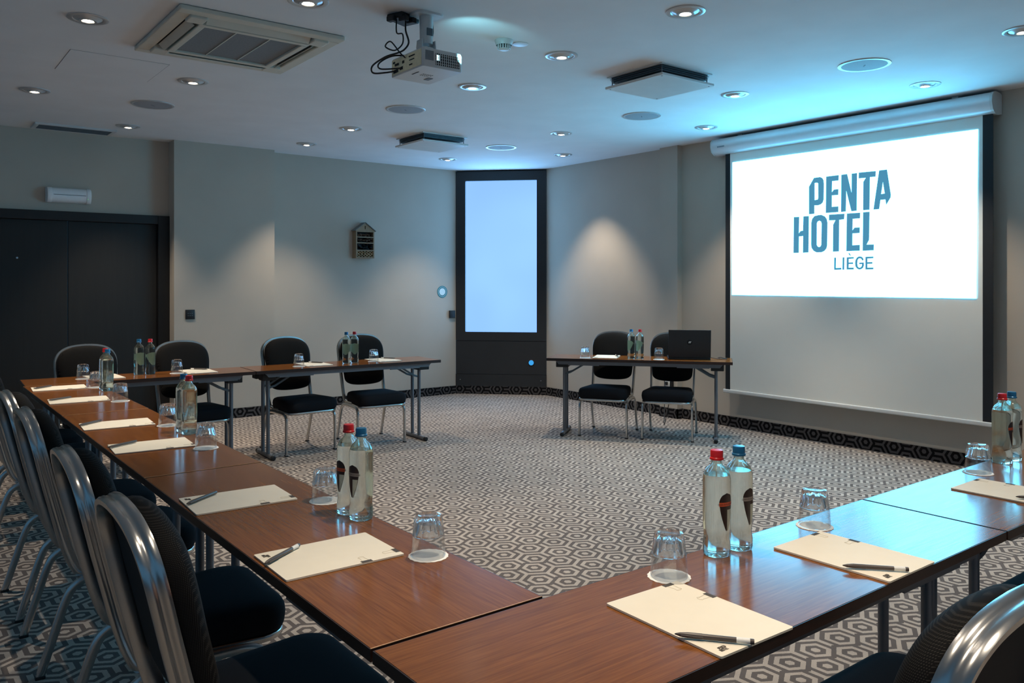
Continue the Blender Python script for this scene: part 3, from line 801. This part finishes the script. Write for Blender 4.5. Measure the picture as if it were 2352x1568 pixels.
# ------------------------------------------------------------------ chairs
def back_y(z): return -.132 - (z - .40) * .230
def chair():
    t = thing('banquet_chair', 'chair', 'chair')
    half = [(0, .512), (.08, .515), (.145, .527), (.182, .556), (.191, .61), (.198, .69), (.207, .765), (.210, .815), (.203, .868), (.176, .913), (.128, .942), (.066, .956), (0, .960)]
    hs = spline([(x, 0, z) for x, z in half], 4)
    out = [(p.x, p.z) for p in hs] + [(-p.x, p.z) for p in reversed(hs[1:-1])]
    cx, czz = 0, .76
    def ring(inset, off):
        r = []
        for x, z in out:
            d = math.hypot(x - cx, z - czz) or 1
            k = 1 - inset / d
            X, Z = cx + (x - cx) * k, czz + (z - czz) * k
            r.append((X, back_y(Z) + off, Z))
        return r
    MB().layers([ring(.022, .004), ring(.004, .011), ring(-.004, .022), ring(-.005, .040), ring(-.002, .054), ring(.010, .067), ring(.034, .076), ring(.09, .081)]).build('backrest', M['woven'], t, smooth=60)
    MB().layers([ring(.006, .000), ring(.006, .010)]).build('back_panel', M['backpanel'], t, smooth=50)
    # arch of flat oval tube, its ends bent forward into the seat rails
    arch = [(x, z) for x, z in out[:len(hs)] if z > .79]
    side = [(.203, .066, .356), (.203, -.055, .356), (.203, -.092, .361), (.203, -.121, .385), (.204, back_y(.47) - .006, .47), (.2075, back_y(.6) - .010, .60), (.2125, back_y(.71) - .012, .71)]
    up = [(x + .006 * min(1, x / .1), back_y(z + .006) - .012, z + .006) for x, z in arch]
    rpath = spline(side, 4) + [Vector(p) for p in up]
    path = rpath + [Vector((-p.x, p.y, p.z)) for p in reversed(rpath[:-1])]
    pr = []
    w2, d2 = .0095, .0225
    for a, c in ((1, -.72), (1.0, -.3), (.74, -.2), (.74, .2), (1.0, .3), (1, .72), (.7, 1), (-.7, 1), (-1, .72), (-1, -.72), (-.7, -1), (.7, -1)):
        pr.append((a * w2, c * d2))
    MB().sweep(path, pr, (1, 0, 0)).build('back_frame', M['alu'], t, smooth=50)
    # seat
    def srect(w0, w1, yb, yf, r, z, n=6):
        o = []
        for (qx, qy, a0) in ((w1 / 2 - r, yf - r, 0), (-w1 / 2 + r, yf - r, 90), (-w0 / 2 + r * .6, yb + r * .6, 180), (w0 / 2 - r * .6, yb + r * .6, 270)):
            rr = r if a0 < 180 else r * .6
            for i in range(n + 1):
                a = R(a0 + 90 * i / n)
                o.append((qx + rr * math.cos(a), qy + rr * math.sin(a), z))
        return o
    yb, yf = -.098, .330
    def sr(i, z): return srect(.40 - 2 * i, .462 - 2 * i, yb + i, yf - i, .075, z)
    MB().layers([sr(.014, .368), sr(.004, .373), sr(0, .388), sr(-.003, .415), sr(.000, .440), sr(.007, .454), sr(.022, .462), sr(.06, .467), sr(.12, .470)]).build('seat', M['seat'], t, smooth=70)
    loop = sr(.012, .358)
    MB().sweep(loop, [(a * .011, c * .0105) for a, c in ((1, -.7), (1, .7), (.7, 1), (-1, 1), (-1, -1), (.7, -1))], (1, 0, 0), closed=True).build('seat_frame', M['alu'], t, smooth=50)
    def leg(pts, name='leg'):
        lm = MB().sweep(spline(pts, 5), [(a * .0105, c * .015) for a, c in ((1, -.5), (1, .5), (.6, 1), (-.6, 1), (-1, .5), (-1, -.5), (-.6, -1), (.6, -1))], (1, 0, 0))
        o = lm.build('leg', M['alu'], t, smooth=50)
        p = pts[0]
        MB().box((p[0], p[1], .006), (.026, .034, .012)).build('foot_cap', M['plastic'], o, smooth=0, bevel=.003)
    for sx in (-1, 1):
        leg([(sx * .230, .252, .008), (sx * .229, .250, .15), (sx * .227, .247, .29), (sx * .225, .232, .326), (sx * .222, .19, .344), (sx * .220, .10, .347), (sx * .219, .05, .347)])
        leg([(sx * .222, -.245, .008), (sx * .222, -.200, .15), (sx * .221, -.160, .270), (sx * .221, -.132, .316), (sx * .220, -.085, .340), (sx * .219, -.02, .347), (sx * .219, .05, .347)])
    return t
CH = Proto(chair())
g = 'chairs along the long side row'
ordn = ['first', 'second', 'third', 'fourth', 'fifth', 'sixth']
for i, (x, y, a) in enumerate(((.690, 1.995, -90), (.693, 2.695, -91), (.700, 3.665, -90), (.700, 4.30, -89), (.70, 5.49, -91), (.70, 6.10, -90))):
    CH.put('black chair with silver arched frame, %s from the table corner along the long side row' % ordn[i], (x, y, 0), R(a), g)
g = 'chairs behind the back row'
for (x, y, a, lb) in ((1.27, 6.90, 182, 'black chair behind the back row, the one right in front of the black doors'),
                      (1.985, 6.88, 182, 'black chair behind the back row, overlapping the edge of the doors and the pier'),
                      (2.885, 6.83, 184, 'black chair behind the back row, in front of the pier edge'),
                      (3.565, 6.765, 176, 'black chair behind the back row, straight below the insect hotel, behind two bottles')):
    CH.put(lb, (x, y, 0), R(a), g)
g = 'chairs behind the presenter table'
CH.put('black chair behind the laptop table, by the two bottles, with its back fully seen', (5.597, 5.690, 0), R(121.5), g)
CH.put('black chair partly hidden by the laptop, at the screen side of the laptop table', (5.936, 5.208, 0), R(124.2), g)
g = 'chairs along the near cross row'
CH.put('black chair in the photo corner, silver arch large and close, its back to the viewer', (1.405, .79, 0), 0, g)
CH.put('black chair showing only its seat front beside the large silver arch', (1.975, .825, 0), 0, g)
CH.put('black chair showing only a bit of seat at the photo edge', (3.03, .83, 0), 0, g)

# ------------------------------------------------------------------ notepads and pens
PW, PH, PT = .229, .322, .005
def notepad():
    t = thing('notepad', 'pad', 'notepad')
    MB().sweep([(0, 0, .0006), (0, 0, PT)], rrect(PW, PH, .004, 2), (1, 0, 0)).build('paper_block', M['paper'], t, smooth=0)
    z = PT + .0002
    b = MB()
    b.box((PW * .34, PH / 2 - .0065, z), (.030, .013, .0004)); b.box((PW / 2 - .0065, PH * .17, z), (.013, .030, .0004))
    b.build('printed_clip', M['ink'], t, smooth=0)
    b = MB()
    for (ox, oy, rot) in ((PW * .34, PH / 2 - .013, 0), (PW / 2 - .013, PH * .17, -PI / 2)):
        pts = [(-.009, 0), (-.006, -.022), (-.0085, -.028), (-.003, -.031), (.003, -.031), (.0085, -.028), (.006, -.022), (.009, 0)]
        P = [(ox + x * math.cos(rot) - y * math.sin(rot), oy + x * math.sin(rot) + y * math.cos(rot), z) for x, y in pts]
        b.tube(P, .0005, 4)
    b.build('printed_wire', M['inkline'], t, smooth=0)
    b = MB()
    k = .022 / 1.0
    for key in ('PENTA', 'HOTEL'):
        for gl in LOGO[key]:
            b.poly([[(-(u - 3.95) * k * 1.25 - PW / 2 + .030, (v - 2.0) * k * 1.15 - PH / 2 + .020) for u, v in lp] for lp in gl], lambda u, v, w: (u, v, z + w), .0003)
    b.build('printed_logo', M['ink'], t, smooth=0)
    return t
NP = Proto(notepad())
def pen():
    t = thing('ballpoint_pen', 'pen', 'pen')
    b = MB(); b.lathe([(.0048, 0), (.0054, .002), (.0054, .100)], 16); b.build('barrel', M['pen'], t)
    b = MB(); b.lathe([(.0056, .100), (.0056, .128), (.0040, .143), (.0022, .150)], 16); b.build('cap', M['pen'], t)
    MB().lathe([(.0021, .150), (.0009, .154)], 10).build('tip', M['plastic'], t)
    MB().lathe([(.0055, .008), (.0055, .034)], 16, cap0=False, cap1=False).build('pale_band', M['printwhite'], t)
    MB().box((0, .0062, .120), (.0035, .0022, .044)).build('clip', M['pen'], t, smooth=0, bevel=.0006)
    for c in t.children:      # lay it down: local x runs from the end to the tip
        c.data.transform(Matrix.Translation((0, 0, .0056)) @ Matrix.Rotation(PI / 2, 4, 'Y'))
    return t
PN = Proto(pen())
def set_pad(x, y, rz, lp, lpen, p0, p1, gp, gq):
    NP.put(lp, (x, y, TZ + .0003), rz, gp)
    dx, dy = p1[0] - p0[0], p1[1] - p0[1]
    pn_ = PN.put(lpen, (p0[0], p0[1], TZ + PT + .0022), math.atan2(dy, dx), gq)
    return pn_
gp, gq = 'notepads on the long side row', 'pens on the long side row'
SIDE = [((.926, 1.985), -91, (.760, 2.000), (.884, 2.083)), ((.926, 2.681), -92.5, (.769, 2.692), (.886, 2.779)),
        ((.930, 3.795), -94, (.764, 3.823), (.889, 3.893)), ((.932, 4.475), -94, (.766, 4.500), (.880, 4.592)),
        ((.938, 5.535), -95, (.785, 5.567), (.912, 5.64)), ((.940, 6.25), -94, (.79, 6.240), (.905, 6.335))]
for i, ((x, y), a, p0, p1) in enumerate(SIDE):
    q_ = set_pad(x, y, R(a), 'cream notepad, %s from the table corner along the long side row' % ordn[i],
            'dark pen on the %s notepad from the table corner along the long side row' % ordn[i], p1, p0, gp, gq)
    if i: drop(q_, 'pale_band')
gp, gq = 'notepads on the back row', 'pens on the back row'
BK = [((1.32, 6.775), 182, (1.24, 6.875), (1.33, 6.775), 'behind the two overlapping bottles before the doors', 'black doors'),
      ((2.005, 6.745), 178, (1.985, 6.885), (2.085, 6.785), 'behind a tumbler at the pair of doors and pier', 'pier edge'),
      ((2.985, 6.71), 177, (2.985, 6.825), (3.055, 6.71), 'behind the tumbler before the pier chair', 'grey pier'),
      ((3.655, 6.68), 178, (3.69, 6.79), (3.76, 6.68), 'by the free table end, beyond the last tumbler', 'free table end')]
for (p, a, p0, p1, w1, w2) in BK:
    set_pad(p[0], p[1], R(a), 'cream back row notepad %s' % w1, 'dark pen on the back row notepad by the %s' % w2, p0, p1, gp, gq)
set_pad(5.520, 5.650, R(128), 'cream notepad on the laptop table between tumbler and bottles', 'dark pen on the notepad of the laptop table', (5.655, 5.66), (5.60, 5.585), 'notepad on the presenter table', 'pen on the presenter table')
gp, gq = 'notepads on the near cross row', 'pens on the near cross row'
for (p, a, p0, p1, w1) in (((1.383, 1.140), -1.5, (1.355, .973), (1.258, 1.095), 'largest notepad, by the corner'),
                           ((2.015, 1.144), 0, (1.998, .986), (1.893, 1.106), 'notepad on the blue shining table just before the dark seam'),
                           ((3.05, 1.142), 0, (3.06, .990), (2.955, 1.108), 'notepad cut by the photo edge')):
    set_pad(p[0], p[1], R(a), 'cream ' + w1, 'dark pen on the ' + w1, p0, p1, gp, gq)

# ------------------------------------------------------------------ tumblers on paper coasters
def coaster():
    n = 72
    b = MB()
    def rg(r, z): return [(r * (1 + .018 * math.cos(18 * 2 * PI * i / n)) * math.cos(2 * PI * i / n), r * (1 + .018 * math.cos(18 * 2 * PI * i / n)) * math.sin(2 * PI * i / n), z) for i in range(n)]
    b.layers([rg(.0525, 0), rg(.0525, .0010), rg(.050, .0016), rg(.03, .0014)])
    o = b.build('paper_coaster', M['white'], smooth=40)
    return tag(o, 'coaster', 'coaster')
CO = Proto(coaster())
def tumbler():
    """upside down glass: rim on the table, thick base on top, fluted upper half"""
    n = 120
    t = thing('tumbler', 'tumbler', 'glass')
    fl = lambda k: (lambda a, r, z: 1 - k * (.5 + .5 * math.cos(16 * a)))
    b = MB()
    def rg(r, z, k=0.0): return [(r * (1 - k * abs(math.sin(6 * 2 * PI * i / n))) * math.cos(2 * PI * i / n), r * (1 - k * abs(math.sin(6 * 2 * PI * i / n))) * math.sin(2 * PI * i / n), z) for i in range(n)]
    b.layers([rg(.0420, .0), rg(.0448, .0), rg(.0455, .0015), rg(.0448, .012), rg(.0425, .050), rg(.0418, .0545)], cap=False)
    b.layers([rg(.0425, .0003), rg(.0398, .050), rg(.0393, .0545)], cap=False)
    b.build('lower_wall', M['thinglass'], t, smooth=22)
    b = MB()
    b.layers([rg(.006, .0925), rg(.022, .0915), rg(.0290, .087), rg(.0345, .070), rg(.0380, .057), rg(.0392, .0546), rg(.0412, .0546), rg(.0424, .056), rg(.0418, .059, .06), rg(.0400, .075, .13), rg(.0378, .094, .13), rg(.0368, .100, .11), rg(.0345, .106, .05), rg(.027, .1075), rg(.020, .1055), rg(.006, .105)])
    b.build('fluted_base', M['glass'], t, smooth=22)
    return t
TU = Proto(tumbler())
def set_glass(x, y, lab, where, g):
    CO.put('white paper coaster under the ' + lab, (x, y, TZ + .0003), random.uniform(0, 3), 'paper coasters ' + g)
    TU.put('upside down ' + lab, (x, y, TZ + .0022), random.uniform(0, .5), 'tumblers ' + g)
for i, p in enumerate(((1.133, 1.826), (1.150, 2.493), (1.105, 3.605), (1.129, 4.292), (1.132, 5.349), (1.148, 6.15))):
    set_glass(p[0], p[1], 'tumbler, %s from the table corner along the long side row' % ordn[i], '', 'on the long side row')
for p, lb in (((1.173, 6.752), 'tumbler on the back row where it meets the side row'), ((1.834, 6.715), 'tumbler on the back row beside the spaced bottle pair'),
              ((2.811, 6.625), 'tumbler on the back row in front of the pier chair'), ((3.528, 6.625), 'tumbler on the back row beside the pale green bottle pair')):
    set_glass(p[0], p[1], lb, '', 'on the back row')
for p, lb in (((5.288, 5.700), 'tumbler at the window end of the laptop table'), ((5.722, 5.160), 'tumbler beside the laptop')):
    set_glass(p[0], p[1], lb, '', 'on the laptop table')
for p, lb in (((1.519, 1.337), 'tumbler behind the largest notepad'), ((2.175, 1.352), 'tumbler on the blue shining table before the seam'), ((3.272, 1.352), 'tumbler beside the bottle pair at the photo edge')):
    set_glass(p[0], p[1], lb, '', 'on the near cross row')

# ------------------------------------------------------------------ water bottles
BR = .0365
def text_polys(txt, size):
    cu = bpy.data.curves.new('lettering', 'FONT'); cu.body = txt; cu.size = size; cu.resolution_u = 2
    ob = bpy.data.objects.new('lettering', cu); COL.objects.link(ob)
    dg = bpy.context.evaluated_depsgraph_get(); dg.update()
    me = ob.evaluated_get(dg).to_mesh()
    vs = [tuple(v.co) for v in me.vertices]; fs = [tuple(p.vertices) for p in me.polygons]
    ob.evaluated_get(dg).to_mesh_clear()
    bpy.data.objects.remove(ob); bpy.data.curves.remove(cu)
    return vs, fs
def bottle(cap, band, labelmat):
    t = thing('water_bottle', 'bottle', 'bottle')
    prof = [(.004, .003), (.030, .0), (.0345, .003), (.0362, .010), (.0365, .030), (.0352, .040), (.0338, .050), (.0345, .062), (.0360, .085), (BR, .105), (BR, .194), (.0360, .204), (.0342, .213), (.0310, .221), (.0258, .229), (.0195, .2345), (.0152, .239), (.0134, .245), (.0130, .253), (.0130, .262)]
    b = MB(); b.lathe([(.0005, .006)] + prof, 40, cap0=True, cap1=True)
    b.build('glass_body', M['bottle'], t, smooth=60)
    # air above the water
    air = [(.0005, .2125), (.0326, .2125), (.0296, .220), (.0243, .228), (.0180, .2335), (.0138, .239), (.0118, .246), (.0112, .253), (.0112, .258), (.0005, .2585)]
    b = MB(); b.lathe(air, 32, cap0=True, cap1=True)
    ao = b.build('air_space', M['bottle'], t, smooth=50)
    ao.data.flip_normals()
    c = MB(); c.lathe([(.0155, .251), (.0184, .252), (.0184, .2565), (.0166, .2585), (.0166, .2725), (.0155, .2765), (.008, .2772)], 32)
    c.build('cap', cap, t, smooth=40)
    # drop shaped label wrapped around the front (local +x)
    def wrap(u, v, off): 
        r = BR + off - (.0 if v > .09 else (.09 - v) * .02)
        a = u / BR
        return (r * math.cos(a), r * math.sin(a), v)
    def strip(pts, off, mi_mat, name, parent):
        b = MB()
        n = 14
        vs = []; fs = []
        for (v, ul, ur) in pts:
            for i in range(n + 1): vs.append(wrap(ul + (ur - ul) * i / n, v, off))
        for k in range(len(pts) - 1):
            for i in range(n):
                a = k * (n + 1) + i
                fs.append((a, a + 1, a + n + 2, a + n + 1))
        b.add(vs, fs)
        return b.build(name, mi_mat, parent, smooth=60, fix=False)
    shape = []
    for k in range(19):
        q = k / 18; v = .072 + q * .098
        w = .0225 * (math.sin(PI * min(1, (q * .52 + .03))) ** .8 if q < .93 else 0) if q < .8 else .0225 * math.sqrt(max(0, 1 - ((q - .72) / .28) ** 2))
        shape.append((v, -w, w))
    lb = strip(shape, .0004, labelmat, 'label', t)
    strip([(v, l + (r - l) * .52, r - .001) for v, l, r in shape if v < .130], .0007, M['labelpale'], 'pale_half', lb)
    strip([(.136, -.0225, .0225), (.146, -.0225, .0225)], .0009, band, 'band', lb)
    vs, fs = text_polys('CHAUDFONTAINE', .0062)
    w = max(v[0] for v in vs)
    b = MB(); b.add([wrap(v[0] - w / 2, .1388 + v[1] * 1.0, .0012) for v in vs], fs)
    b.build('label_lettering', M['labeldark'], lb, smooth=0, fix=False)
    return t
BRd = Proto(bottle(M['capred'], M['bandred'], M['labeldark']))
BBl = Proto(bottle(M['capblue'], M['bandgrey'], M['labeldark']))
def pair(r, b, where, az, g):
    BRd.put('red capped water bottle ' + where, (r[0], r[1], TZ + .0004), R(az), g)
    BBl.put('blue capped water bottle ' + where, (b[0], b[1], TZ + .0004), R(az + 6), g)
g = 'water bottles on the long side row'
pair((1.149, 2.322), (1.150, 2.240), 'in the first pair from the corner on the long side row', 192, g)
pair((1.148, 4.000), (1.147, 4.085), 'in the middle pair of the long side row', 150, g)
pair((1.176, 6.000), (1.172, 5.905), 'in the last pair of the long side row, before the doors', 150, g)
g = 'water bottles on the back row'
pair((1.650, 6.775), (1.573, 6.800), 'in the spaced pair on the back row before the doors', 62, g)
pair((3.351, 6.655), (3.268, 6.650), 'in the back row pair below the insect hotel', 62, g)
pair((5.645, 5.328), (5.596, 5.393), 'on the laptop table', 60, 'water bottles on the presenter table')
g = 'water bottles on the near cross row'
pair((1.744, 1.370), (1.833, 1.366), 'behind the largest notepad', -97, g)
pair((3.530, 1.368), (3.617, 1.366), 'at the photo edge before the screen', -90, g)

# ------------------------------------------------------------------ laptop with its cables
lp = thing('laptop', 'open black laptop with its lid turned to the room on the presenter table', 'laptop', (5.935, 4.975, TZ + .0004), R(-45.5))
MB().box((0, .135, .010), (.386, .262, .018)).build('base', M['laptop'], lp, smooth=0, bevel=.004)
kb = MB()
for i in range(13):
    for j in range(5): kb.box((-.168 + i * .028, .075 + j * .026, .0205), (.024, .022, .003))
kb.build('keyboard', M['keys'], lp, smooth=0)
tl = R(-9)
lid = MB().box((0, 0, .134), (.388, .010, .262)).build('lid', M['laptop'], lp, smooth=0, bevel=.004)
lid.location = (0, .004, .016); lid.rotation_euler = (-tl, 0, 0)
lid.rotation_euler = (R(7), 0, 0)
b = MB().lathe([(.025, 0), (.025, .0008)], 32).build('logo_disc', M['backpanel'], lid)
b.location = (0, -.0052, .148); b.rotation_euler = (PI / 2, 0, 0)
b2 = MB()
for key in ('PENTA', 'HOTEL'):
    for gl in LOGO[key]:
        b2.poly([[((4.0 - u) * .028, (v - 2.0) * .025) for u, v in lp_] for lp_ in gl], lambda u, v, w: (u, -.0061 - w, .148 + v), .0004)
b2.build('logo_print', M['printwhite'], lid, smooth=0)
def cable(name, pts, r, label, cat='cable', k=8, grp=None):
    o = MB().tube(spline(pts, k), r, 8).build(name, M['plastic'], smooth=60)
    return tag(o, label, cat, grp)
z = TZ + .0035
cable('laptop_cable', [(6.075, 4.99, z + .006), (6.13, 4.96, z + .02), (6.16, 4.88, z + .006), (6.20, 4.83, z), (6.26, 4.80, z), (6.27, 4.83, z), (6.30, 4.92, z), (6.328, 4.985, .70), (6.338, 4.99, .45), (6.345, 4.995, .12), (6.40, 5.05, .0045), (6.58, 5.2, .0045)], .0035,
      'thin black cable running from the laptop over the table end')
cable('power_cable', [(5.86, 5.17, z), (5.93, 5.20, z), (6.02, 5.30, z), (6.08, 5.345, .735), (6.12, 5.37, .55), (6.22, 5.47, .30), (6.28, 5.56, .12), (6.36, 5.66, .006), (6.46, 5.76, .005), (6.56, 5.84, .02), (6.63, 5.90, .12), (6.69, 5.945, .30), (6.7155, 5.952, .368)], .004,
      'black power cable hanging behind the presenter chairs down to the carpet')

# ------------------------------------------------------------------ ceiling projector
px, py, pz = 2.363, 3.83, 2.605
pj = thing('projector', 'pale projector on a ceiling mount, with dark side vents', 'projector', (px, py, pz))
W2, D2, H2 = .125, .17, .10
MB().layers([[(x * .985, y * .985, 0) for x, y in rrect(2 * W2, 2 * D2, .012, 3)], [(x, y, .006) for x, y in rrect(2 * W2, 2 * D2, .012, 3)],
             [(x, y, H2 - .012) for x, y in rrect(2 * W2, 2 * D2, .012, 3)], [(x * .97, y * .97, H2) for x, y in rrect(2 * W2, 2 * D2, .012, 3)]]).build('body', M['whiteplastic'], pj, smooth=40)
MB().box((-W2 - .0005, 0, H2 / 2), (.004, 2 * D2 - .03, H2 - .016)).build('connector_panel', M['projface'], pj, smooth=0)
cp = MB(); 
for (y, zz, a, c) in ((.11, .025, .05, .018), (.05, .03, .03, .016), (.10, .06, .04, .012), (.03, .06, .02, .014), (-.06, .075, .06, .006), (-.06, .055, .05, .004), (-.05, .03, .03, .006), (.13, .075, .02, .01)):
    cp.box((-W2 - .003, y, zz), (.004, a, c))
cp.build('sockets', M['dark'], pj, smooth=0)
MB().box((.028, -D2 - .0005, .046), (.150, .004, .062)).build('vent_grille', M['dark'], pj, smooth=0)
vg = MB()
for i in range(12): vg.box((-.044 + i * .0125, -D2 - .0028, .046), (.004, .003, .064))
for j in range(4): vg.box((.028, -D2 - .0026, .024 + j * .015), (.152, .002, .002))
vg.build('vent_bars', M['whiteplastic'], pj, smooth=0)
MB().box((-.034, -D2 - .0018, .055), (.016, .003, .03)).build('lamp_glow', M['vidlight'], pj, smooth=0)
MB().box((-.085, -D2 - .0008, .06), (.05, .003, .05)).build('rating_label', M['acgrey'], pj, smooth=0)
MB().box((.05, .06, -.001), (.03, .05, .003)).build('bottom_door', M['acgrey'], pj, smooth=0)
bs = MB()
for i in range(14): bs.box((-.03 + (i % 5) * .014, -.02 + (i // 5) * .016, -.0005), (.006, .006, .002))
bs.build('bottom_keys', M['acgrey'], pj, smooth=0)
MB().box((-.075, -.01, -.0005), (.006, .07, .002)).build('bottom_slot', M['dark'], pj, smooth=0)
l = MB().lathe([(.032, 0), (.034, .012), (.030, .024), (.022, .020), (.001, .018)], 28).build('lens', M['plastic'], pj)
l.matrix_local = Matrix.Translation((W2 - .004, -.05, .05)) @ Matrix.Rotation(PI / 2, 4, 'Y')
mt = MB()
mt.sweep([(0, 0, CZ - pz), (0, 0, CZ - pz - .012)], rrect(.17, .13, .04, 5), (1, 0, 0)).lathe([(.038, CZ - pz - .012), (.036, .215), (.036, .17)], 24)
mo = mt.build('ceiling_mount', M['whiteplastic'], pj, smooth=40)
MB().box((0, -.0355, .232), (.036, .006, .04)).build('mount_label', M['duct'], mo, smooth=0, bevel=.001)
for sx in (-1, 1):
    MB().sweep([(sx * .040, 0, .19), (sx * .044, 0, .15), (sx * .034, 0, .118)], rrect(.008, .06, .003, 2), (1, 0, 0)).build('mount_arm', M['whiteplastic'], pj, smooth=40)
MB().layers([[(x, y, H2 - .001) for x, y in rrect(.12, .12, .02, 3)], [(x * .5, y * .5, .150) for x, y in rrect(.12, .12, .02, 3)]]).build('mount_cone', M['whiteplastic'], pj, smooth=40)
jb = thing('ceiling_outlet', 'black outlet box with plugs on the ceiling beside the projector mount', 'outlet', (2.275, 3.93, CZ), R(20))
MB().box((0, 0, -.016), (.15, .11, .031)).build('outlet_box', M['plastic'], jb, smooth=0, bevel=.006)
for (x, y) in ((-.055, -.05), (.0, -.06), (-.085, .01)):
    MB().box((x, y, -.036), (.035, .05, .03)).build('plug', M['plastic'], jb, smooth=0, bevel=.006)
q = lambda x, y, z: (px + x, py + y, pz + z)
cable('projector_cable', [(2.255, 3.865, CZ - .04), (2.25, 3.86, CZ - .10), q(-.10, .02, .17), q(-.12, .03, .13), q(-.15, .05, .11), q(-.20, .10, .09), q(-.24, .17, .05), q(-.22, .2, .02), q(-.16, .17, .025), q(-.13, .12, .028)], .005, 'black cable looping widest around the connector side of the projector', grp='projector cables')
cable('projector_cable', [(2.21, 3.89, CZ - .04), (2.20, 3.87, CZ - .12), q(-.15, .0, .20), q(-.145, .01, .15), q(-.17, .05, .12), q(-.21, .08, .14), q(-.20, .04, .16), q(-.16, .01, .10), q(-.132, .0, .075)], .004, 'black cable with a small upright loop above the projector back', grp='projector cables')
cable('projector_cable', [q(.05, .02, .32), q(.06, .03, .24), q(.03, .05, .16), q(-.06, .06, .115), q(-.16, .09, .10), q(-.22, .13, .06), q(-.2, .15, .035), q(-.13, .05, .03)], .0045, 'black cable running from behind the projector mount to the connector side', grp='projector cables')

# ------------------------------------------------------------------ light
WARM = (1, .85, .67)
def spot(x, y, p, ang=80, blend=.75, tilt=(0, 0)):
    l = bpy.data.lights.new('downlight_beam', 'SPOT'); l.energy = p; l.color = WARM
    l.spot_size = R(ang); l.spot_blend = blend; l.shadow_soft_size = .028
    o = bpy.data.objects.new('downlight_beam', l); COL.objects.link(o)
    o.location = (x, y, CZ - .03); o.rotation_euler = (R(tilt[0]), R(tilt[1]), 0)
P0 = 108
for i, ((x, y), lb) in enumerate(DLS):
    if i == 16: spot(x, y, P0 * 1.0, 76, .7, (0, -7))
    else: spot(x, y, P0)
for (x, y) in ((1.757, 1.93), (.90, .9), (3.45, .9), (1.757, -.2), (5.27, 0), (3.45, -1.2), (6.14, .9)):
    spot(x, y, P0)
dl = bpy.data.lights.new('window_daylight', 'AREA'); dl.energy = 36; dl.color = (.22, .60, 1); dl.shape = 'RECTANGLE'; dl.size = .94; dl.size_y = 1.98
do = bpy.data.objects.new('window_daylight', dl); COL.objects.link(do)
do.location = W(.5, (ZB + ZT) / 2, -.025); do.rotation_euler = Vector((-NW.x, -NW.y, 0)).to_track_quat('Z', 'Y').to_euler()
v_ = bpy.data.lights.new('projector_vent_light', 'SPOT'); v_.energy = 5.0; v_.color = (.32, .86, 1); v_.spot_size = R(75); v_.spot_blend = .6; v_.shadow_soft_size = .02
vo = bpy.data.objects.new('projector_vent_light', v_); COL.objects.link(vo)
vo.location = (px + .10, py - D2 - .03, pz + .06)
vo.rotation_euler = (Vector(vo.location) - Vector((2.80, 3.97, CZ))).to_track_quat('Z', 'Y').to_euler()
wld = bpy.data.worlds.new('world'); SC.world = wld; wld.use_nodes = True
bg = wld.node_tree.nodes['Background']; bg.inputs['Color'].default_value = (.24, .60, 1, 1); bg.inputs['Strength'].default_value = .24

SC.view_settings.view_transform = 'Standard'; SC.view_settings.look = 'None'
SC.view_settings.exposure = .08; SC.view_settings.gamma = 1
SC.cycles.use_denoising = True
SC.cycles.max_bounces = 10; SC.cycles.transmission_bounces = 10; SC.cycles.transparent_max_bounces = 12
SC.cycles.diffuse_bounces = 4; SC.cycles.glossy_bounces = 5
SC.cycles.sample_clamp_indirect = 6
